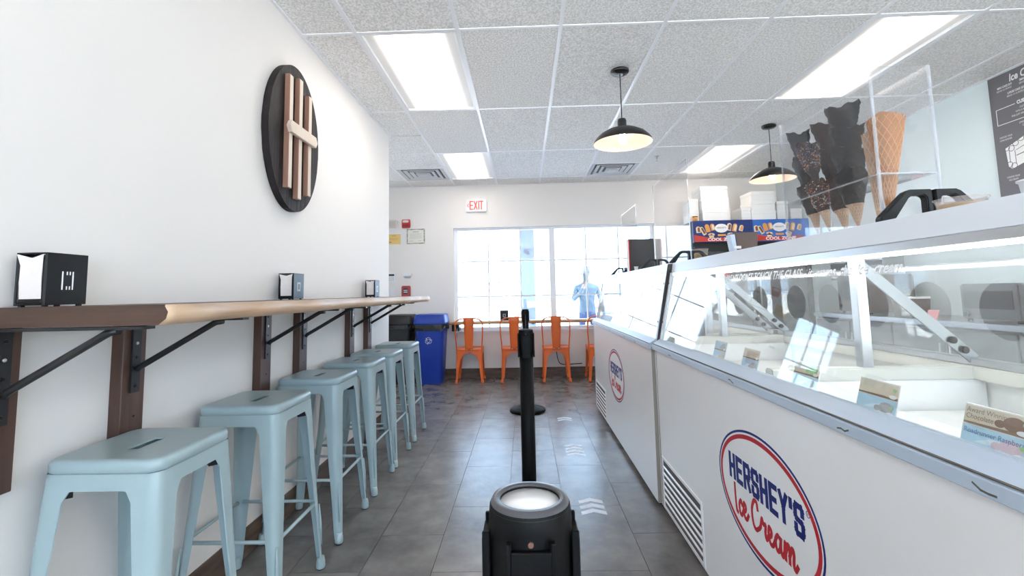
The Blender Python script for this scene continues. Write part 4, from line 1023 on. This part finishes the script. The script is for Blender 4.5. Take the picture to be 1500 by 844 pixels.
MB().box(-.075, .072, -.055, 0, -.05, .062).build('housing', mat('beige_plastic', (.66, .60, .54), .5), t, bevel=.012); MB().box(-.05, .05, -.058, -.0555, -.03, .04).build('horn_face', mat('beige_dark', (.55, .50, .45), .5), t)
M_red = mat('alarm_red', (.50, .03, .025), .4)
t = wallthing('fire_strobe', 'red fire alarm strobe above the framed certificate', 'fire alarm', -1.684, 2.19)
MB().box(-.060, .060, -.035, 0, -.062, .062).build('housing', M_red, t, bevel=.008); MB().box(-.042, .042, -.052, -.0355, .012, .046).build('lens', mat('strobe_lens', (.75, .66, .64), .15), t, bevel=.006); MB().box(-.045, .045, -.040, -.0355, -.045, -.012).build('grille', mat('alarm_red_dark', (.30, .02, .02), .5), t)
t = wallthing('framed_certificate', 'certificate in a dark patterned border on the end wall', 'certificate', -1.546, 2.005)
MB().box(-.130, .130, -.008, 0, -.108, .108).build('frame', mat('cert_border', (.16, .17, .11), .6, noise=(90, .05, (.62, .60, .48))), t)
MB().box(-.114, .114, -.010, -.0082, -.092, .092).build('paper', mat('cert_paper', (.76, .75, .68), .7), t)
fc = lambda u, v, d: (u, -.0102-d, v); M_ink = mat('ink_grey', (.40, .40, .38), .7)
mb = MB().plate([(-.04, .065), (.04, .065)], .010, fc)
for k in range(4): mb.plate([(-.085, .035-k*.02), (.085, .035-k*.02)], .004, fc)
mb.plate([(-.09, -.065), (-.04, -.065)], .005, fc).plate([(.04, -.065), (.09, -.065)], .005, fc); mb.build('print', M_ink, t)
o = thing('posted_notice', 'plain white sheet taped beside the framed certificate', 'paper', (-1.79, YB-.0005, 2.01)); MB().box(-.16, .10, -.0025, 0, -.118, .13).build('sheet', mat('sheet_white', (.78, .78, .77), .7), o)
o = thing('yellow_certificate', 'yellow card pinned over the plain white sheet', 'certificate', (-1.855, YB-.0032, 1.97)); MB().box(-.10, .092, -.002, 0, -.072, .075).build('card', mat('card_yellow', (.78, .56, .20), .7), o)
mb = MB(); fy = lambda u, v, d: (u, -.0022-d, v)
mb.plate([(-.03, .05), (.02, .05)], .008, fy).plate([(-.07, .015), (.06, .015)], .004, fy).plate([(-.07, -.005), (.05, -.005)], .004, fy).plate([(-.08, -.04), (-.045, -.04)], .012, fy); mb.build('print', mat('ink_brown', (.42, .28, .10), .7), o)
t = wallthing('alarm_keypad', 'white alarm keypad with a small dark screen', 'keypad', -1.880, 1.425)
MB().box(-.08, .052, -.028, 0, -.065, .062).build('housing', M_white, t, bevel=.006); MB().box(-.055, .030, -.030, -.0285, .018, .045).build('screen', M_blackm, t)
for a in range(3):
    for b in range(3): MB().box(-.052+a*.028, -.032+a*.028, -.031, -.0285, -.045+b*.019, -.033+b*.019).build('key', M_vent, t)
t = wallthing('door_chime', 'small white sensor box beside the alarm keypad', 'sensor', -1.662, 1.448)
MB().box(-.062, .062, -.05, 0, -.012, .030).build('housing', M_white, t, bevel=.008); MB().prism([(-.055, -.048, -.0125), (.055, -.048, -.0125), (.035, -.02, -.04), (-.035, -.02, -.04)], (0, .02, 0)).build('lens', M_vent, t)
t = wallthing('light_switch', 'white light switch below the alarm keypad', 'light switch', -1.890, 1.215)
MB().box(-.045, .040, -.006, 0, -.062, .062).build('plate', M_white, t, bevel=.003, seg=1); MB().box(-.010, .006, -.014, -.0062, -.014, .014).build('toggle', M_trim, t)
t = wallthing('fire_pull_station', 'red fire alarm pull station under the sensor box', 'fire alarm', -1.683, 1.215)
MB().box(-.062, .062, -.045, 0, -.085, .085).build('housing', mat('pull_red', (.42, .05, .055), .4), t, bevel=.010); MB().box(-.030, .030, -.052, -.0455, -.035, .055).build('handle', mat('pull_dark', (.08, .04, .045), .5), t); MB().box(-.026, .026, -.054, -.0522, -.010, .0).box(-.026, .026, -.054, -.0522, .015, .025).build('pull_lettering', M_letterw, t)

# window counter
t = thing('window_counter', 'narrow live-edge wooden counter under the shop window', 'counter', (0, YB, 0))
xs = [-1.035]+[-.96+k*.1 for k in range(29)]+[1.88]
lp = [[(x, -.265-.008*math.sin(x*5)-.005*math.sin(x*13), .793), (x, -.272-.008*math.sin(x*5)-.004*math.sin(x*17), .775), (x, -.258-.008*math.sin(x*5), .752), (x, -.012, .752), (x, -.012, .793)] for x in xs]
MB().loft(lp, True, True, True, False).build('slab', M_sapx, t)
for x in (-.955, 1.03): 
    b = MB().box(x-.055, x+.045, -.20, -.012, .66, .7515).build('support_block', M_black, t, bevel=.003, seg=1)
    MB().tube([(x+.02, -.205, .70), (x+.02, -.225, .68), (x+.02, -.225, .60), (x+.02, -.212, .585)], .007, 8).build('purse_hook', M_alu, b)
for x in (.10, ): MB().box(x-.02, x+.02, -.24, -.012, .74, .7515).build('support_block', M_blackmetal, t)
napkin_holder('napkin_holder', 'black napkin holder on the window counter', (-.345, YB-.10, .7935), -PI/2)
t = thing('power_cord', 'thin black power cord hanging under the window counter', 'cord', (.42, YB-.02, .0))
MB().tube(spline([(-.02, -.002, .72), (-.02, -.002, .50), (.0, -.004, .34), (.03, -.012, .20), (.10, -.018, .165), (.22, -.012, .17), (.35, -.004, .175)], 6), .006, 8).build('cord', M_black, t)

# ------------------------------------------------------------------ orange chairs
def make_chair():
    t = thing('metal_chair', 'x', 'chair', (0, 0, 0), 0, 'orange metal chairs at the window counter')
    # seat with softly dished top
    def loop(s_, z): return [(x*s_, y*s_-.0, z) for x, y, _ in rrect(.178, .178, .06, 0, 7)]
    MB().loft([loop(.985, .420), loop(1.0, .428), loop(1.0, .438), loop(.985, .446), loop(.90, .447), loop(.6, .440), loop(.2, .4385)], True, False, True).build('seat', M_orange, t)
    lev = [(.172, .080, .424), (.170, .060, .36), (.172, .048, .28), (.176, .038, .17), (.180, .030, .07), (.183, .026, .012)]
    for sx in (-1, 1):
        for sy in (-1, 1):
            lg = shell(MB(), leg_loops(sx, sy, lev, .026), .003).build('leg', M_orange, t, recalc=False)
            MB().lathe([(.016, .004), (.017, .012), (.014, .045)], (sx*.172, sy*.172, 0), 12).build('foot_sleeve', M_orange, lg)
            MB().lathe([(.013, 0), (.015, .002), (.015, .006)], (sx*.172, sy*.172, 0), 12).build('foot_cap', M_rubber, lg)
    for ax in (0, 1):
        for s in (-1, 1):
            us = [-1+2*k/20 for k in range(21)]
            f = (lambda u, z, o: (u*.122, s*(.171+o), z)) if ax == 0 else (lambda u, z, o: (s*(.171+o), u*.122, z))
            zb = lambda u: .405-.012-.10*max(0, abs(u)-.12)**2.2*1.2
            MB().loft([[f(u, .427, .001) for u in us], [f(u, zb(u), .001) for u in us], [f(u, zb(u), -.002) for u in us], [f(u, .427, -.002) for u in us]], False, smooth=False).build('apron', M_orange, t)
    # back hoop: rises from both rear seat sides
    arc = [(-.165, -.145, .43), (-.168, -.158, .50), (-.178, -.178, .62), (-.182, -.196, .74)]
    for k in range(11):
        a = PI-PI*k/10; arc.append((.182*math.copysign(abs(math.cos(a))**.62, math.cos(a)) if 0 < k < 10 else .182*(-1 if k == 0 else 1), -.200-.016*math.sin(a), .755+.092*abs(math.sin(a))**.9))
    arc += [(.182, -.196, .74), (.178, -.178, .62), (.168, -.158, .50), (.165, -.145, .43)]
    MB().tube(spline(arc, 3), .0085, 10).build('back_hoop', M_orange, t)
    lo = []
    for k in range(9):
        f = k/8; z = .425+f*(.845-.425); w_ = .050+.018*f; y = -.178-.038*f
        lo.append([(-w_, y, z), (-w_*.5, y-.007, z), (0, y-.009, z), (w_*.5, y-.007, z), (w_, y, z), (w_, y+.004, z), (w_*.5, y-.003, z), (0, y-.005, z), (-w_*.5, y-.003, z), (-w_, y+.004, z)])
    sp = MB().loft(lo, True, True, True).build('back_splat', M_orange, t)
    for x in (-.03, .03): MB().cyl((x, -.187, .437), (x, -.192, .437), .006, n=10).build('rivet', M_alu, sp)
    return t
ch0 = make_chair()
for k, (x, y, rz) in enumerate(((-.752, 6.45, .02), (-.150, 6.44, -.01), (.395, 6.435, .0), (.985, 6.44, .015))):
    o = ch0 if k == 0 else dup(ch0)
    o.location = (x, y, 0); o.rotation_euler = (0, 0, rz)
    o['label'] = 'orange metal cafe chair at the window counter, %s from the blue bin' % ORD[k]

# ------------------------------------------------------------------ bins
M_bag = mat('bag_black_film', (.012, .012, .013), .18, bump=(18, 1.0))
def bin_(x, y, m, label, rec):
    t = thing('waste_bin', label, 'bin', (x, y, 0), 0, 'bins by the corner')
    lv = [(.150, .150, 0), (.153, .153, .01), (.190, .185, .70), (.195, .188, .74)]
    MB().loft([rrect(a, b, .05, z, 6) for a, b, z in lv], True, True, False).build('body', m, t)
    MB().loft([rrect(a, b, .055, z, 6) for a, b, z in ((.212, .200, .775), (.216, .204, .785), (.214, .202, .80), (.198, .186, .895), (.190, .178, .905))], True, True, True).build('lid', m, t)
    MB().loft([rrect(.06, .17, .02, z, 4) for z in (.9055, .9075)], True, True, True).build('swing_flap', m, t)
    # liner bag hanging out under the lid
    rr = random.Random(int(abs(x)*100)); lo = []
    base_ = rrect(.205, .195, .05, 0, 6); n = len(base_)
    ph = [rr.uniform(0, 6.28) for _ in range(4)]
    for k, z in enumerate((.778, .765, .745, .722, .705)):
        row = []
        for j, p in enumerate(base_):
            a = 2*PI*j/n; s_ = 1+.018*math.sin(7*a+ph[0]+k)+.014*math.sin(13*a+ph[1]-k*1.4)+.012*k*.3
            dz = .022*math.sin(3*a+ph[2])+.012*math.sin(9*a+ph[3]) if k > 1 else 0
            row.append((p[0]*s_, p[1]*s_, z+dz))
        lo.append(row)
    MB().loft(lo, True).build('liner_bag', M_bag, t, recalc=False)
    if rec:
        mb = MB(); fn = lambda u, v, d: (u-.01, -.176-(v-.55)*.052-d-.0025, v)
        for k in range(3):
            a0 = PI/2+k*2*PI/3
            c = lambda a, r: (r*math.cos(a), .565+r*math.sin(a))
            pts = [c(a0-.75, .040), c(a0-.18, .043), c(a0+.18, .043), c(a0+.75, .040)]
            mb.plate(pts[:2], .004, fn).plate(pts[2:], .004, fn).plate([c(a0-.75, .022), c(a0+.1, .024)], .004, fn).plate([c(a0-.75, .040), c(a0-.75, .022)], .004, fn).plate([c(a0+.75, .048), c(a0+1.05, .030), c(a0+.75, .016), c(a0+.75, .048)], .004, fn).plate([c(a0-.18, .043), c(a0+.18, .043)], .004, fn)
        mb.build('recycling_symbol', M_letterw, t)
bin_(-1.268, 6.42, M_bluebin, 'tall blue recycling bin with white arrows and a black liner', True)
bin_(-1.715, 6.44, mat('black_bin_plastic', (.014, .014, .015), .42), 'tall black trash bin with a black liner beside the blue one', False)

# ================================================================== OUTDOORS
M_ground = mat('pavement', (.62, .64, .66), .9, noise=(2, .3, (.56, .58, .60)))
o = MB().box(-60, 60, -60, 90, -.20, -.14).build('ground', M_ground); o['kind'] = 'structure'
t = thing('porch_column', 'pale square porch column outside the window', 'column', (.055, 8.42, -.14))
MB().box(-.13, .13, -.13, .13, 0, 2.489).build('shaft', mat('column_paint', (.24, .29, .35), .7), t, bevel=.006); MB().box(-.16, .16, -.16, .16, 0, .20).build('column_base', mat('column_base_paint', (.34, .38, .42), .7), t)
t = thing('porch_roof', 'flat porch roof with a pale fascia outside the window', 'porch', (0, YB+.16, 2.45))
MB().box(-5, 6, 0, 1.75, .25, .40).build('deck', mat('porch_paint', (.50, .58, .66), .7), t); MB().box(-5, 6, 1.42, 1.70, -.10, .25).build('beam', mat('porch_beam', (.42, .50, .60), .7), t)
def car(x, y, body, label):
    t = thing('parked_car', label, 'car', (x, y, -.14), 0, 'cars parked outside')
    pr_ = [(-2.2, .35), (-2.25, .75), (-2.0, .95), (-1.1, 1.05), (-.5, 1.62), (1.3, 1.66), (2.0, 1.10), (2.2, 1.0), (2.22, .4), (1.8, .28), (-1.8, .28)]
    MB().prism([(p[0], -.9, p[1]) for p in pr_], (0, 1.8, 0)).build('body', body, t, bevel=.08)
    gl = mat('car_glass', (.16, .22, .28), .1)
    for s in (-1, 1):
        MB().prism([(p[0], s*.903, p[1]) for p in ((-.85, 1.10), (-.42, 1.52), (.35, 1.54), (.35, 1.10))], (0, s*.01, 0)).build('window', gl, t)
        MB().prism([(p[0], s*.903, p[1]) for p in ((.42, 1.10), (.42, 1.54), (1.18, 1.55), (1.70, 1.12))], (0, s*.01, 0)).build('window', gl, t)
        for xx in (-1.4, 1.4):
            w_ = MB().cyl((xx, s*.70, .33), (xx, s*.92, .33), .33, n=24).build('wheel', M_rubber, t); MB().cyl((xx, s*.921, .33), (xx, s*.935, .33), .20, n=18).build('hubcap', M_alu, w_)
    MB().prism([(-1.06, -.7, 1.07), (-.52, -.7, 1.59), (-.55, -.7, 1.62), (-1.1, -.7, 1.10)], (0, 1.4, 0)).build('windshield', gl, t)
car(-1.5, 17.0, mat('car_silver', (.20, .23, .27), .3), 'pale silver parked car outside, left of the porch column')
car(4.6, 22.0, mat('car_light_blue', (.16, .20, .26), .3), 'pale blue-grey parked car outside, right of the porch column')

# person outside, holding a phone up with one hand and a bag in the other
def person():
    t = thing('person', 'person outside the window in pale clothes, hand raised to face, carrying a bag', 'person', (1.17, 9.0, -.14))
    V = [(0, 0, .93), (0, 0, 1.12), (0, .0, 1.36), (0, -.01, 1.47), (0, -.02, 1.55), (0, -.03, 1.66),      # 0-5 pelvis..head
         (-.19, 0, 1.38), (-.27, -.06, 1.14), (-.13, -.25, 1.30), (-.06, -.24, 1.45),                        # 6-9 raised arm
         (.19, 0, 1.38), (.27, .02, 1.12), (.30, -.08, .88), (.30, -.10, .80),                               # 10-13 lowered arm
         (-.10, 0, .88), (-.12, -.02, .48), (-.13, .01, .09), (-.14, -.12, .03),                             # 14-17 leg
         (.10, 0, .88), (.12, -.02, .48), (.13, .01, .09), (.15, -.12, .03)]
    Ed = [(0, 1), (1, 2), (2, 3), (3, 4), (4, 5), (2, 6), (6, 7), (7, 8), (8, 9), (2, 10), (10, 11), (11, 12), (12, 13), (0, 14), (14, 15), (15, 16), (16, 17), (0, 18), (18, 19), (19, 20), (20, 21)]
    Rr = [.15, .14, .15, .062, .075, .095, .07, .052, .042, .038, .07, .052, .042, .038, .10, .068, .045, .04, .10, .068, .045, .04]
    me = bpy.data.meshes.new('body'); me.from_pydata(V, Ed, []); o = bpy.data.objects.new('body', me); COL.objects.link(o)
    md = o.modifiers.new('s', 'SKIN'); sv = me.skin_vertices[0].data
    for k, r in enumerate(Rr): sv[k].radius = (r, r*.8)
    sv[0].use_root = True
    o.modifiers.new('d', 'SUBSURF').levels = 2
    dg = bpy.context.evaluated_depsgraph_get(); m2 = bpy.data.meshes.new_from_object(o.evaluated_get(dg)); bpy.data.objects.remove(o)
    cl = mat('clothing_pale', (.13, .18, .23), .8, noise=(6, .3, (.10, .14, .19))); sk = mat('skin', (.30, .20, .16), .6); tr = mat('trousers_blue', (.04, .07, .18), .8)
    m2.materials.clear()
    for m_ in (cl, sk, tr): m2.materials.append(m_)
    for p in m2.polygons:
        c = p.center; p.use_smooth = True
        p.material_index = 1 if (c.z > 1.46 or (c.z < .86 and c.x > .24) or (c.y < -.20 and c.z > 1.36)) else (2 if c.z < .90 else 0)
    b = link('body', m2, t)
    MB().lathe([(.001, 1.79), (.06, 1.785), (.098, 1.74), (.108, 1.67), (.102, 1.62)], (0, .01, 0), 18, cap1=False).build('hair', mat('hair_grey', (.22, .20, .20), .8), t)
    for x in (-.032, .032): MB().lathe([(.001, 0), (.011, .004), (.013, .011), (.011, .018), (.001, .022)], (x, -.112, 1.655), 10).build('eye', M_black, t)
    MB().prism([(-.012, -.108, 1.615), (.012, -.108, 1.615), (0, -.105, 1.65), ], (0, -.03, 0)).build('nose', sk, t, bevel=.004)
    MB().box(-.03, .03, -.117, -.105, 1.585, 1.593).build('mouth', mat('lips', (.35, .15, .14), .6), t)
    for s in (-1, 1): MB().lathe([(.004, -.03), (.016, -.015), (.018, .01), (.006, .03)], (s*.098, -.02, 1.64), 10).build('ear', sk, t)
    for hx_, hy_, hz_, dz in ((-.055, -.245, 1.475, 1), (.30, -.105, .775, -1)):
        h = MB().obox((hx_, hy_, hz_), (.075, .03, .085), Matrix.Identity(3)).build('palm', sk, t, bevel=.012)
        for k, (dx, L) in enumerate(((-.029, .058), (-.010, .072), (.010, .068), (.028, .052))):
            MB().tube([(hx_+dx, hy_, hz_+dz*.036), (hx_+dx, hy_-.012, hz_+dz*(.036+L*.5)), (hx_+dx, hy_-.035, hz_+dz*(.036+L*.75))], [.0095, .009, .008], 8).build('finger', sk, h)
        MB().tube([(hx_+.034, hy_, hz_-dz*.015), (hx_+.058, hy_-.012, hz_+dz*.015), (hx_+.055, hy_-.03, hz_+dz*.035)], [.011, .010, .009], 8).build('thumb', sk, h)
person()
t = thing('phone', 'dark phone held up by the person outside', 'phone', (1.115, 8.69, 1.345)); MB().box(-.038, .038, -.005, .005, 0, .15).build('case', M_black, t, bevel=.003); MB().box(-.034, .034, .0052, .006, .006, .144).build('screen', M_blackm, t)
t = thing('shoulder_bag', 'pale grey bag hanging from the hand of the person outside', 'bag', (1.47, 8.87, .09))
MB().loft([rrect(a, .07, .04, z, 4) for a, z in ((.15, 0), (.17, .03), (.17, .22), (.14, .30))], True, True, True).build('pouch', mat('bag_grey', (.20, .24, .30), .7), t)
MB().tube(spline([(-.10, 0, .29), (-.06, 0, .46), (0, 0, .53), (.06, 0, .46), (.10, 0, .29)], 5), .010, 8).build('strap', mat('bag_strap', (.2, .22, .26), .7), t)
